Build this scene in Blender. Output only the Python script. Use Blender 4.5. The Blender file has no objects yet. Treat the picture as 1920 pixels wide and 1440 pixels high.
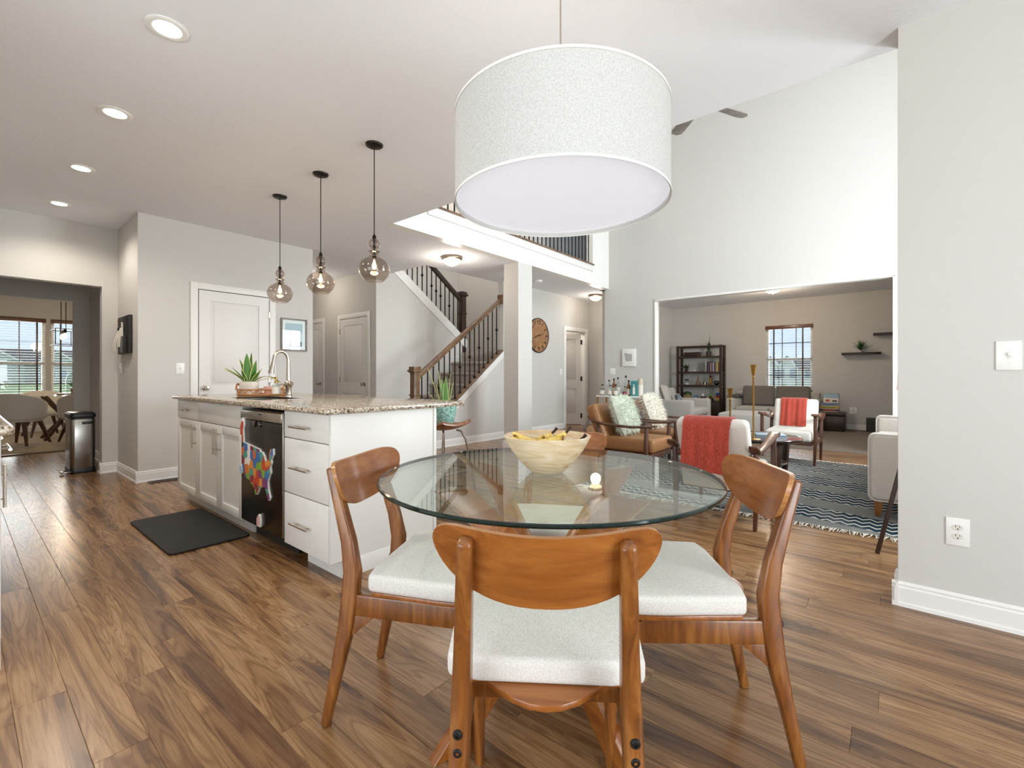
import bpy, bmesh, math, random
from mathutils import Matrix, Vector
from math import sin, cos, pi, radians as R
random.seed(7)
SC = bpy.context.scene
COL = SC.collection

# ------------------------------------------------------------------ camera
cam = bpy.data.cameras.new('camera')
cam.sensor_width = 36.0
cam.lens = 865.6 / 1920 * 36.0
cam.shift_y = -15.5 / 1920
cam.clip_start = 0.05
camo = bpy.data.objects.new('camera', cam)
COL.objects.link(camo)
camo.location = (0, 0, 1.085)
camo.rotation_euler = (R(90), 0, R(39.55))
SC.camera = camo

# ------------------------------------------------------------------ sky, daylight, exposure
W = bpy.data.worlds.new('sky')
SC.world = W
W.use_nodes = True
bg = W.node_tree.nodes['Background']
bg.inputs[0].default_value = (0.64, 0.79, 1.0, 1)
bg.inputs[1].default_value = 1.0
SC.view_settings.view_transform = 'Standard'
SC.view_settings.look = 'None'
SC.view_settings.exposure = 0.22
SC.view_settings.gamma = 1.0
SC.view_settings.use_curve_mapping = False

def window_light(loc, aim, sx, sz, power, col=(0.915, 0.955, 0.99)):
    """daylight standing in a real window opening, facing into the room"""
    l = bpy.data.lights.new('daylight', 'AREA')
    l.shape = 'RECTANGLE'; l.size = sx; l.size_y = sz; l.energy = power; l.color = col
    o = bpy.data.objects.new('daylight', l); COL.objects.link(o)
    o.location = loc
    o.rotation_euler = Vector(aim).to_track_quat('-Z', 'Z').to_euler()
    return o
# patio door behind the camera, breakfast-nook window, living-room windows (low and high), far-room and dining windows
window_light((-0.85, -2.28, 1.1), (0, 1, 0.45), 2.9, 2.0, 70)
window_light((2.78, 0.6, 1.35), (-1, 0, 0.45), 2.6, 1.7, 108)
window_light((1.80, 5.6, 1.5), (-1, 0, 0), 3.4, 1.9, 540)
window_light((1.80, 5.6, 4.1), (-1, 0, -0.1), 3.4, 1.7, 165)
window_light((-1.735, 11.62, 1.46), (0, -1, 0), 0.85, 1.4, 20, (0.93, 0.97, 1))
window_light((-13.05, 1.0, 1.35), (1, 0, 0), 2.6, 1.7, 95, (1, 0.98, 0.95))

# ------------------------------------------------------------------ helpers
def hexc(h):
    h = h.lstrip('#')
    out = []
    for i in (0, 2, 4):
        v = int(h[i:i + 2], 16) / 255
        out.append(v / 12.92 if v <= 0.04045 else ((v + 0.055) / 1.055) ** 2.4)
    return (*out, 1)

MATS = {}
def newmat(name):
    m = bpy.data.materials.new(name); m.use_nodes = True
    n = m.node_tree.nodes; l = m.node_tree.links
    MATS[name] = m
    return m, n, l, n['Principled BSDF']

def bump(n, l, b, scale, strength, coord='Object', detail=2, dist=0.01, stretch=None):
    tc = n.new('ShaderNodeTexCoord'); no = n.new('ShaderNodeTexNoise'); bp = n.new('ShaderNodeBump')
    no.inputs['Scale'].default_value = scale; no.inputs['Detail'].default_value = detail
    if stretch:
        mp = n.new('ShaderNodeMapping'); mp.inputs['Scale'].default_value = stretch
        l.new(tc.outputs[coord], mp.inputs[0]); l.new(mp.outputs[0], no.inputs['Vector'])
    else:
        l.new(tc.outputs[coord], no.inputs['Vector'])
    bp.inputs['Strength'].default_value = strength; bp.inputs['Distance'].default_value = dist
    l.new(no.outputs['Fac'], bp.inputs['Height']); l.new(bp.outputs[0], b.inputs['Normal'])
    return no

def plain(name, col, rough=0.5, metal=0.0, spec=0.5, bmp=None, emit=None, es=0, coat=0):
    m, n, l, b = newmat(name)
    b.inputs['Base Color'].default_value = hexc(col)
    b.inputs['Roughness'].default_value = rough
    b.inputs['Metallic'].default_value = metal
    b.inputs['Specular IOR Level'].default_value = spec
    b.inputs['Coat Weight'].default_value = coat
    if emit:
        b.inputs['Emission Color'].default_value = hexc(emit); b.inputs['Emission Strength'].default_value = es
    if bmp: bump(n, l, b, *bmp)
    return m

def ramp(n, stops):
    r = n.new('ShaderNodeValToRGB'); e = r.color_ramp.elements
    while len(e) < len(stops): e.new(0.5)
    for i, (p, c) in enumerate(stops):
        e[i].position = p; e[i].color = hexc(c) if isinstance(c, str) else c
    return r

def wood(name, stops, stretch=(1, 1, 0.08), scale=22, rough=0.35, coat=0.2, bs=0.05, rings=1.2):
    m, n, l, b = newmat(name)
    tc = n.new('ShaderNodeTexCoord'); oi = n.new('ShaderNodeObjectInfo')
    ad = n.new('ShaderNodeVectorMath'); ad.operation = 'MULTIPLY_ADD'
    ad.inputs[1].default_value = (1, 1, 1)
    mu = n.new('ShaderNodeVectorMath'); mu.operation = 'SCALE'; mu.inputs[0].default_value = (13, 7, 5)
    l.new(oi.outputs['Random'], mu.inputs['Scale']); l.new(tc.outputs['Object'], ad.inputs[0]); l.new(mu.outputs[0], ad.inputs[2])
    mp = n.new('ShaderNodeMapping'); mp.inputs['Scale'].default_value = stretch
    l.new(ad.outputs[0], mp.inputs[0])
    no = n.new('ShaderNodeTexNoise'); no.inputs['Scale'].default_value = scale; no.inputs['Detail'].default_value = 6
    no.inputs['Roughness'].default_value = 0.6; no.inputs['Distortion'].default_value = rings
    l.new(mp.outputs[0], no.inputs['Vector'])
    r = ramp(n, stops); l.new(no.outputs['Fac'], r.inputs[0]); l.new(r.outputs[0], b.inputs['Base Color'])
    b.inputs['Roughness'].default_value = rough; b.inputs['Coat Weight'].default_value = coat; b.inputs['Coat Roughness'].default_value = 0.2
    bp = n.new('ShaderNodeBump'); bp.inputs['Strength'].default_value = bs; bp.inputs['Distance'].default_value = 0.003
    l.new(no.outputs['Fac'], bp.inputs['Height']); l.new(bp.outputs[0], b.inputs['Normal'])
    return m

def fabric(name, c1, c2, scale=260, rough=0.9, bs=0.25, sheen=0.2, big=None):
    m, n, l, b = newmat(name)
    tc = n.new('ShaderNodeTexCoord')
    a = n.new('ShaderNodeTexNoise'); a.inputs['Scale'].default_value = scale; a.inputs['Detail'].default_value = 3
    mp = n.new('ShaderNodeMapping'); mp.inputs['Scale'].default_value = big or (1, 1, 1)
    l.new(tc.outputs['Object'], mp.inputs[0]); l.new(mp.outputs[0], a.inputs['Vector'])
    r = ramp(n, [(0.32, c2), (0.62, c1)]); l.new(a.outputs['Fac'], r.inputs[0]); l.new(r.outputs[0], b.inputs['Base Color'])
    b.inputs['Roughness'].default_value = rough; b.inputs['Sheen Weight'].default_value = sheen; b.inputs['Specular IOR Level'].default_value = 0.2
    bp = n.new('ShaderNodeBump'); bp.inputs['Strength'].default_value = bs; bp.inputs['Distance'].default_value = 0.002
    l.new(a.outputs['Fac'], bp.inputs['Height']); l.new(bp.outputs[0], b.inputs['Normal'])
    return m

def thinglass(name, tint=(0.93, 0.97, 0.95, 1), ior=1.5, rough=0.0, gl=(1, 1, 1, 1)):
    m, n, l, b = newmat(name)
    n.remove(b); out = n['Material Output']
    t = n.new('ShaderNodeBsdfTransparent'); t.inputs[0].default_value = tint
    g = n.new('ShaderNodeBsdfGlossy'); g.inputs['Roughness'].default_value = rough; g.inputs['Color'].default_value = gl
    lw = n.new('ShaderNodeLayerWeight'); lw.inputs['Blend'].default_value = 0.5
    pw = n.new('ShaderNodeMath'); pw.operation = 'POWER'; pw.inputs[1].default_value = 5.6
    f = n.new('ShaderNodeMath'); f.operation = 'MULTIPLY_ADD'; f.use_clamp = True; r0 = ((ior - 1) / (ior + 1)) ** 2
    f.inputs[1].default_value = 1 - r0; f.inputs[2].default_value = r0
    l.new(lw.outputs['Facing'], pw.inputs[0]); l.new(pw.outputs[0], f.inputs[0])
    mx = n.new('ShaderNodeMixShader')
    l.new(f.outputs[0], mx.inputs[0]); l.new(t.outputs[0], mx.inputs[1]); l.new(g.outputs[0], mx.inputs[2]); l.new(mx.outputs[0], out.inputs[0])
    return m

def emitter(name, col, s):
    m, n, l, b = newmat(name)
    n.remove(b); e = n.new('ShaderNodeEmission'); e.inputs[0].default_value = hexc(col); e.inputs[1].default_value = s
    l.new(e.outputs[0], n['Material Output'].inputs[0])
    return m

class MB:
    def __init__(s): s.v = []; s.f = []; s.m = []; s.T = Matrix(); s.mi = 0
    def add(s, vs, fs):
        o = len(s.v); T = s.T
        s.v += [tuple(T @ Vector(p)) for p in vs]
        s.f += [tuple(i + o for i in f) for f in fs]; s.m += [s.mi] * len(fs)
        return s
    def box(s, x0, y0, z0, x1, y1, z1):
        if x0 > x1: x0, x1 = x1, x0
        if y0 > y1: y0, y1 = y1, y0
        if z0 > z1: z0, z1 = z1, z0
        return s.add([(x0, y0, z0), (x1, y0, z0), (x1, y1, z0), (x0, y1, z0), (x0, y0, z1), (x1, y0, z1), (x1, y1, z1), (x0, y1, z1)],
                     [(0, 3, 2, 1), (4, 5, 6, 7), (0, 1, 5, 4), (1, 2, 6, 5), (2, 3, 7, 6), (3, 0, 4, 7)])
    def cbox(s, c, d): return s.box(c[0] - d[0] / 2, c[1] - d[1] / 2, c[2] - d[2] / 2, c[0] + d[0] / 2, c[1] + d[1] / 2, c[2] + d[2] / 2)
    def lathe(s, prof, seg=24, o=(0, 0, 0), cap=True):
        vs = []; fs = []; n = len(prof)
        for r, z in prof:
            for k in range(seg):
                a = 2 * pi * k / seg; vs.append((o[0] + r * cos(a), o[1] + r * sin(a), o[2] + z))
        for i in range(n - 1):
            for k in range(seg):
                k2 = (k + 1) % seg; fs.append((i * seg + k, i * seg + k2, (i + 1) * seg + k2, (i + 1) * seg + k))
        if cap:
            if prof[0][0] > 1e-6: fs.append(tuple(reversed(range(seg))))
            if prof[-1][0] > 1e-6: fs.append(tuple(range((n - 1) * seg, n * seg)))
        return s.add(vs, fs)
    def tube(s, pts, r, seg=10, cap=True, closed=False, sq=False):
        pts = [Vector(p) for p in pts]; n = len(pts)
        rr = r if isinstance(r, (list, tuple)) else [r] * n
        vs = []; fs = []; up = None
        for i in range(n):
            if closed: t = pts[(i + 1) % n] - pts[i - 1]
            else: t = pts[min(i + 1, n - 1)] - pts[max(i - 1, 0)]
            t.normalize()
            if up is None:
                up = Vector((0, 0, 1)) if abs(t.z) < 0.9 else Vector((0, 1, 0))
            b = t.cross(up)
            if b.length < 1e-4: b = t.cross(Vector((1, 0, 0)))
            b.normalize(); up = b.cross(t).normalized()
            for k in range(seg):
                a = 2 * pi * (k + 0.5) / seg if sq else 2 * pi * k / seg
                vs.append(tuple(pts[i] + (b * cos(a) + up * sin(a)) * rr[i]))
        m = n if closed else n - 1
        for i in range(m):
            j = (i + 1) % n
            for k in range(seg):
                k2 = (k + 1) % seg; fs.append((i * seg + k, i * seg + k2, j * seg + k2, j * seg + k))
        if cap and not closed:
            fs.append(tuple(reversed(range(seg)))); fs.append(tuple(range((n - 1) * seg, n * seg)))
        return s.add(vs, fs)
    def rect(s, pts, hw, hd, wdir=(1, 0, 0)):
        """rectangular bar along pts; hw half size along wdir, hd half size across; scalars or per-point lists"""
        pts = [Vector(p) for p in pts]; n = len(pts); w = Vector(wdir).normalized()
        hw = hw if isinstance(hw, (list, tuple)) else [hw] * n; hd = hd if isinstance(hd, (list, tuple)) else [hd] * n
        vs = []; fs = []
        for i in range(n):
            t = (pts[min(i + 1, n - 1)] - pts[max(i - 1, 0)]).normalized()
            d = t.cross(w).normalized(); ww = d.cross(t).normalized()
            for a, b in ((-1, -1), (1, -1), (1, 1), (-1, 1)): vs.append(tuple(pts[i] + ww * hw[i] * a + d * hd[i] * b))
        for i in range(n - 1):
            for k in range(4):
                k2 = (k + 1) % 4; fs.append((i * 4 + k, i * 4 + k2, (i + 1) * 4 + k2, (i + 1) * 4 + k))
        fs += [(3, 2, 1, 0), tuple((n - 1) * 4 + k for k in range(4))]
        return s.add(vs, fs)
    def prism(s, poly, lo, hi, ax='z'):
        """polygon in the two other axes (x,y | x,z | y,z), extruded along ax from lo to hi"""
        f = {'z': lambda p, w: (p[0], p[1], w), 'y': lambda p, w: (p[0], w, p[1]), 'x': lambda p, w: (w, p[0], p[1])}[ax]
        n = len(poly); vs = [f(p, lo) for p in poly] + [f(p, hi) for p in poly]
        fs = [tuple(reversed(range(n))), tuple(range(n, 2 * n))] + [(i, (i + 1) % n, n + (i + 1) % n, n + i) for i in range(n)]
        return s.add(vs, fs)
    def sheet(s, fn, nu, nv, th=0.0):
        """fn(u,v)->(x,y,z); a grid with thickness th along its normals"""
        g = [[Vector(fn(i / nu, j / nv)) for j in range(nv + 1)] for i in range(nu + 1)]
        def nrm(i, j):
            a = g[min(i + 1, nu)][j] - g[max(i - 1, 0)][j]; b = g[i][min(j + 1, nv)] - g[i][max(j - 1, 0)]
            c = a.cross(b); return c.normalized() if c.length > 1e-9 else Vector((0, 0, 1))
        top = [g[i][j] + nrm(i, j) * th / 2 for i in range(nu + 1) for j in range(nv + 1)]
        bot = [g[i][j] - nrm(i, j) * th / 2 for i in range(nu + 1) for j in range(nv + 1)]
        I = lambda i, j: i * (nv + 1) + j; N = len(top); fs = []
        for i in range(nu):
            for j in range(nv):
                q = (I(i, j), I(i + 1, j), I(i + 1, j + 1), I(i, j + 1)); fs.append(q)
                if th: fs.append(tuple(N + k for k in reversed(q)))
        if th:
            b = [I(i, 0) for i in range(nu + 1)] + [I(nu, j) for j in range(1, nv + 1)] + [I(i, nv) for i in range(nu - 1, -1, -1)] + [I(0, j) for j in range(nv - 1, 0, -1)]
            for k in range(len(b)):
                k2 = (k + 1) % len(b); fs.append((b[k2], b[k], N + b[k], N + b[k2]))
        return s.add([tuple(p) for p in top + (bot if th else [])], fs)
    def ball(s, c, r, seg=16, rings=10, k=(1, 1, 1)):
        pr = [(r * sin(pi * i / rings), -r * cos(pi * i / rings)) for i in range(rings + 1)]
        T0 = s.T; s.T = T0 @ Matrix.Translation(c) @ Matrix.Diagonal((*k, 1))
        s.lathe([(max(a, 1e-5), b) for a, b in pr], seg, cap=False); s.T = T0
        return s

def mesh_of(name, mb, mats, bevel=0, seg=2, smooth=False, weld=False):
    me = bpy.data.meshes.new(name); me.from_pydata(mb.v, [], mb.f)
    for m in (mats if isinstance(mats, (list, tuple)) else [mats]): me.materials.append(MATS[m])
    me.polygons.foreach_set('material_index', mb.m)
    bm = bmesh.new(); bm.from_mesh(me)
    if weld: bmesh.ops.remove_doubles(bm, verts=bm.verts, dist=weld if isinstance(weld, float) else 1e-4)
    bmesh.ops.recalc_face_normals(bm, faces=bm.faces)
    if bevel:
        es = [e for e in bm.edges if len(e.link_faces) == 2 and e.calc_face_angle(0) > 0.6]
        bmesh.ops.bevel(bm, geom=es, offset=bevel, segments=seg, profile=0.5, affect='EDGES', clamp_overlap=True)
    bm.to_mesh(me); bm.free()
    if smooth or bevel:
        me.polygons.foreach_set('use_smooth', [True] * len(me.polygons))
        me.set_sharp_from_angle(angle=R(42))
    me.update()
    return me

def link(name, data, parent=None):
    o = bpy.data.objects.new(name, data); COL.objects.link(o)
    if parent: o.parent = parent
    return o

def tag(o, label=None, cat=None, group=None, kind=None):
    if label: o['label'] = label
    if cat: o['category'] = cat
    if group: o['group'] = group
    if kind: o['kind'] = kind
    return o

def thing(name, label, cat, loc=(0, 0, 0), rz=0.0, group=None):
    o = link(name, None); o.location = loc; o.rotation_euler = (0, 0, rz); o.empty_display_size = 0.05
    return tag(o, label, cat, group)

def part(p, name, mb, mats, bevel=0, seg=2, smooth=False, label=None, kind=None, weld=False):
    return tag(link(name, mesh_of(name, mb, mats, bevel, seg, smooth, weld), p), label, kind=kind)

def solo(name, mb, mats, label, cat, loc=(0, 0, 0), rz=0.0, group=None, **k):
    o = link(name, mesh_of(name, mb, mats, **k)); o.location = loc; o.rotation_euler = (0, 0, rz)
    return tag(o, label, cat, group)

def struct(name, mb, mats, label=None, parent=None, **k):
    o = link(name, mesh_of(name, mb, mats, **k), parent)
    return tag(o, label, None, None, None if parent else 'structure')

def copytree(o, label=None, loc=None, rz=None, parent=None):
    c = o.copy(); COL.objects.link(c); c.parent = parent
    if label: c['label'] = label
    if loc is not None: c.location = loc
    if rz is not None: c.rotation_euler = (0, 0, rz)
    for ch in list(o.children): copytree(ch, parent=c)
    return c

def lamp(parent, loc, energy, col=(1, 0.86, 0.7), size=0.05, kind='POINT', spot=None):
    l = bpy.data.lights.new('bulb_light', kind); l.energy = energy; l.color = col
    if kind == 'AREA': l.shape = 'DISK'; l.size = size
    else: l.shadow_soft_size = size
    if spot: l.spot_size = spot; l.spot_blend = 0.6
    o = link('bulb_light', l, parent); o.location = loc
    return o

def V(px, py, X=None, Y=None, Z=None):
    """photo pixel -> world point on a plane (layout measuring aid)"""
    r = (px - 960) / 865.6
    d = (r * .771 - .6368, r * .6368 + .771, -(py - 704.5) / 865.6)
    t = X / d[0] if X is not None else Y / d[1] if Y is not None else (Z - 1.085) / d[2]
    return Vector((d[0] * t, d[1] * t, 1.085 + d[2] * t))

# ------------------------------------------------------------------ materials
plain('paint', 'd1cec9', 0.75, spec=0.25, bmp=(220, 0.04))
plain('paint_dim', 'b3a99c', 0.8, spec=0.2, bmp=(220, 0.04))
plain('white_trim', 'edebe7', 0.38, spec=0.45)
plain('white_door', 'e6e3df', 0.42, spec=0.4)
plain('cabinet', 'e4e1db', 0.4, spec=0.4)
plain('plastic_white', 'efeeea', 0.3)
plain('slat_pale', 'b9b3aa', 0.5)
plain('plastic_black', '141414', 0.35)
plain('slot_dark', '2a2826', 0.5)
plain('iron', '1c1a19', 0.45, metal=0.6)
plain('bronze', '2b2420', 0.4, metal=0.7)
plain('nickel', 'b9b0a4', 0.28, metal=1)
plain('steel', '9a9690', 0.22, metal=1, bmp=(60, 0.03, 'Object', 2, 0.01, (1, 1, 40)))
plain('dark_steel', '4a4642', 0.26, metal=1, bmp=(60, 0.03, 'Object', 2, 0.01, (1, 1, 40)))
plain('brass', 'b08a4a', 0.3, metal=1)
plain('mat_black', '221f1d', 0.7, bmp=(300, 0.15))
plain('pewter', '8b7d70', 0.35, metal=0.9)
plain('ceramic_white', 'e3ddd3', 0.5)
plain('candle_pink', 'dcb0a6', 0.5)
plain('soil', '3a2a1e', 0.9)
plain('leaf_green', '4b7a30', 0.45)
plain('leaf_dark', '27451f', 0.5)
plain('leaf_edge', 'd9d48a', 0.5)
plain('rattan', 'b5793f', 0.55, bmp=(180, 0.3))
plain('paper', 'e9e2d6', 0.8)
plain('black_panel', '211c19', 0.5)
plain('door_dark_gap', '55504a', 0.8)
plain('carpet_taupe', '8d8177', 0.95, spec=0.1, bmp=(420, 0.6))
plain('stair_carpet', 'b0a59b', 0.95, spec=0.1, bmp=(420, 0.6))
m, n, l, b = newmat('ceiling_paint')
b.inputs['Base Color'].default_value = hexc('edeef2'); b.inputs['Roughness'].default_value = 0.85; b.inputs['Specular IOR Level'].default_value = 0.15
bump(n, l, b, 30, 0.10, 'Object', 4, 0.012, (1, 2.0, 1))
wood('chair_wood', [(0.3, '5e3413'), (0.5, '7e491c'), (0.7, '9f682e')], (1, 1, 0.12), 26, 0.3, 0.35)
wood('chair_ply', [(0.3, '7a4216'), (0.5, '90531f'), (0.72, 'a6682d')], (0.1, 1, 1), 24, 0.28, 0.45)
wood('ply_edge', [(0.3, '9a6434'), (0.7, 'bd8850')], (0.2, 1, 4), 30, 0.4, 0.2)
wood('walnut', [(0.3, '3b2014'), (0.5, '54301d'), (0.7, '6d432a')], (1, 1, 0.15), 20, 0.35, 0.3)
wood('walnut_x', [(0.3, '4a2c1c'), (0.5, '6a432b'), (0.7, '845a3c')], (0.12, 1, 1), 20, 0.35, 0.3)
wood('espresso', [(0.3, '22120b'), (0.6, '3a2216'), (0.8, '4a2d1f')], (0.15, 1, 1), 20, 0.4, 0.2)
wood('stair_wood', [(0.3, '533a26'), (0.5, '6f5137'), (0.7, '8a6b4c')], (1, 0.2, 0.2), 26, 0.4, 0.25)
wood('newel_dark', [(0.3, '2a1b13'), (0.6, '3d291d')], (1, 1, 0.2), 26, 0.4, 0.25)
wood('stool_wood', [(0.3, '5c3420'), (0.5, '7f4e30'), (0.7, 'a36f49')], (0.3, 1, 1), 22, 0.3, 0.4)
wood('bowl_wood', [(0.25, 'b98a55'), (0.45, 'dcc39c'), (0.7, 'efe3cd')], (0.35, 0.35, 2.2), 9, 0.55, 0.05, rings=2.5)
wood('clock_wood', [(0.3, '7d5638'), (0.6, 'a57a52'), (0.8, 'b98f66')], (1, 0.1, 1.0), 18, 0.6, 0.0)
wood('fan_wood', [(0.3, '6a645d'), (0.7, '938c84')], (0.1, 1, 1), 20, 0.5, 0.1)
wood('leg_tan', [(0.3, '7c4a22'), (0.7, 'a36a35')], (1, 1, 0.2), 20, 0.4, 0.2)
fabric('seat_fabric', 'e2ded8', 'd0cbc3', 420, big=(1, 0.4, 1))
fabric('cream_fabric', 'e6e1d8', 'd5cfc5', 260)
fabric('lightgrey_fabric', 'bdb8b1', 'a8a39c', 260)
fabric('sofa_fabric', 'd3cbc2', 'b9b0a7', 240, big=(1, 6, 1))
fabric('grey_fabric', '7e7871', '68625c', 260)
fabric('charcoal_fabric', '4c4945', '3b3936', 200)
fabric('throw_red', 'bd5040', '8c3226', 110, big=(3, 3, 0.4), bs=0.8)
fabric('fur_white', 'efeadd', 'ddd6c6', 40, sheen=0.5)
fabric('fur_mint', 'e0e5d6', 'ccd5c0', 40, sheen=0.5)
fabric('shade_linen', 'd0cfcc', 'bfbdb9', 240, big=(1, 1, 1), bs=0.15)
fabric('jute', 'b09468', '80684a', 90, big=(1, 3, 1), bs=0.8)
m = plain('leather', '96683f', 0.38, spec=0.45, bmp=(90, 0.12, 'Object', 4))
thinglass('table_glass', (0.90, 0.965, 0.94, 1), 1.52)
thinglass('pane_glass', (0.96, 0.98, 0.98, 1), 1.45)
thinglass('smoke_glass', (0.86, 0.82, 0.79, 1), 1.5)
thinglass('bottle_glass', (0.86, 0.9, 0.88, 1), 1.5)
thinglass('teal_glass', (0.6, 0.85, 0.78, 1), 1.5)
m = plain('glass_edge', '0d211c', 0.08, spec=0.5)
emitter('lens_glow', 'fff8ee', 14)
emitter('filament', 'ffc987', 45)
emitter('dome_glow', 'ffe3b8', 2.4)
emitter('diffuser_glow', 'eeeef2', 0.62)
m, n, l, b = newmat('granite')
tc = n.new('ShaderNodeTexCoord')
v1 = n.new('ShaderNodeTexVoronoi'); v1.inputs['Scale'].default_value = 150
v2 = n.new('ShaderNodeTexNoise'); v2.inputs['Scale'].default_value = 60; v2.inputs['Detail'].default_value = 5
l.new(tc.outputs['Object'], v1.inputs['Vector']); l.new(tc.outputs['Object'], v2.inputs['Vector'])
r1 = ramp(n, [(0.0, '3a302b'), (0.07, '7c6a59'), (0.17, 'b7a58f'), (0.5, 'd8ccba'), (0.75, 'c2b29b'), (0.9, 'e6ddd0')])
r1.color_ramp.interpolation = 'CONSTANT'
sp = n.new('ShaderNodeSeparateColor'); l.new(v1.outputs['Color'], sp.inputs[0]); l.new(sp.outputs[0], r1.inputs[0])
r2 = ramp(n, [(0.36, '8c7a66'), (0.52, 'ffffff')]); l.new(v2.outputs['Fac'], r2.inputs[0])
mx = n.new('ShaderNodeMix'); mx.data_type = 'RGBA'; mx.blend_type = 'MULTIPLY'; mx.inputs[0].default_value = 0.8
l.new(r1.outputs[0], mx.inputs[6]); l.new(r2.outputs[0], mx.inputs[7]); l.new(mx.outputs[2], b.inputs['Base Color'])
b.inputs['Roughness'].default_value = 0.1
# plank floor: every plank carries its own grain (object random, or the 'rnd' attribute on the joined far planks)
m, n, l, b = newmat('plank')
tc = n.new('ShaderNodeTexCoord'); oi = n.new('ShaderNodeObjectInfo'); at = n.new('ShaderNodeAttribute'); at.attribute_name = 'rnd'
sm = n.new('ShaderNodeMath'); sm.operation = 'ADD'; l.new(oi.outputs['Random'], sm.inputs[0]); l.new(at.outputs['Fac'], sm.inputs[1])
fr = n.new('ShaderNodeMath'); fr.operation = 'FRACT'; l.new(sm.outputs[0], fr.inputs[0])
mu = n.new('ShaderNodeVectorMath'); mu.operation = 'SCALE'; mu.inputs[0].default_value = (37, 11, 5); l.new(fr.outputs[0], mu.inputs['Scale'])
ad = n.new('ShaderNodeVectorMath'); l.new(tc.outputs['Object'], ad.inputs[0]); l.new(mu.outputs[0], ad.inputs[1])
mp = n.new('ShaderNodeMapping'); mp.inputs['Scale'].default_value = (0.42, 4.6, 1); l.new(ad.outputs[0], mp.inputs[0])
n1 = n.new('ShaderNodeTexNoise'); n1.inputs['Scale'].default_value = 1.9; n1.inputs['Detail'].default_value = 2.5; n1.inputs['Distortion'].default_value = 0.9
l.new(mp.outputs[0], n1.inputs['Vector'])
ws = n.new('ShaderNodeMath'); ws.operation = 'MULTIPLY'; ws.inputs[1].default_value = 26.0; l.new(n1.outputs['Fac'], ws.inputs[0])
wf = n.new('ShaderNodeMath'); wf.operation = 'PINGPONG'; wf.inputs[1].default_value = 1.0; l.new(ws.outputs[0], wf.inputs[0])
mp2 = n.new('ShaderNodeMapping'); mp2.inputs['Scale'].default_value = (3, 75, 1); l.new(ad.outputs[0], mp2.inputs[0])
n2 = n.new('ShaderNodeTexNoise'); n2.inputs['Scale'].default_value = 2; n2.inputs['Detail'].default_value = 4; l.new(mp2.outputs[0], n2.inputs['Vector'])
rA = ramp(n, [(0.32, '5d402a'), (0.43, '86623f'), (0.53, '9f7a53'), (0.72, 'b08c66')]); l.new(n1.outputs['Fac'], rA.inputs[0])
rB = ramp(n, [(0.0, '9a7a60'), (0.25, 'd0bba6'), (0.6, 'ffffff')]); l.new(wf.outputs[0], rB.inputs[0])
rC = ramp(n, [(0.3, 'b59c86'), (0.6, 'ffffff')]); l.new(n2.outputs['Fac'], rC.inputs[0])
m1 = n.new('ShaderNodeMix'); m1.data_type = 'RGBA'; m1.blend_type = 'MULTIPLY'; m1.inputs[0].default_value = 0.5
l.new(rA.outputs[0], m1.inputs[6]); l.new(rB.outputs[0], m1.inputs[7])
m2 = n.new('ShaderNodeMix'); m2.data_type = 'RGBA'; m2.blend_type = 'MULTIPLY'; m2.inputs[0].default_value = 0.5
l.new(m1.outputs[2], m2.inputs[6]); l.new(rC.outputs[0], m2.inputs[7])
hv = n.new('ShaderNodeHueSaturation'); mr = n.new('ShaderNodeMapRange'); mr.inputs[3].default_value = 0.92; mr.inputs[4].default_value = 1.08
l.new(fr.outputs[0], mr.inputs[0]); l.new(mr.outputs[0], hv.inputs['Value']); l.new(m2.outputs[2], hv.inputs['Color']); l.new(hv.outputs[0], b.inputs['Base Color'])
b.inputs['Roughness'].default_value = 0.25; b.inputs['Specular IOR Level'].default_value = 0.5
bp = n.new('ShaderNodeBump'); bp.inputs['Strength'].default_value = 0.02; bp.inputs['Distance'].default_value = 0.001
l.new(n2.outputs['Fac'], bp.inputs['Height']); l.new(bp.outputs[0], b.inputs['Normal'])
# ================================================================== STRUCTURE
def wall(name, ax, lo, hi, u0, u1, z0, z1, holes=(), mat='paint', label=None):
    """wall slab: ax 'x' or 'y' is its thickness axis (lo..hi), u the other axis; holes = (u0,u1,z0,z1)"""
    us = sorted({u0, u1} | {h[i] for h in holes for i in (0, 1)}); zs = sorted({z0, z1} | {h[i] for h in holes for i in (2, 3)})
    mb = MB()
    for a, b_ in zip(us, us[1:]):
        runs = []; cur = None
        for c, d in zip(zs, zs[1:]):
            inside = any(h[0] <= (a + b_) / 2 <= h[1] and h[2] <= (c + d) / 2 <= h[3] for h in holes)
            if inside: cur = None
            elif cur is None: cur = [c, d]; runs.append(cur)
            else: cur[1] = d
        for c, d in runs:
            if ax == 'x': mb.box(lo, a, c, hi, b_, d)
            else: mb.box(a, lo, c, b_, hi, d)
    return struct(name, mb, mat, label)

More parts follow.
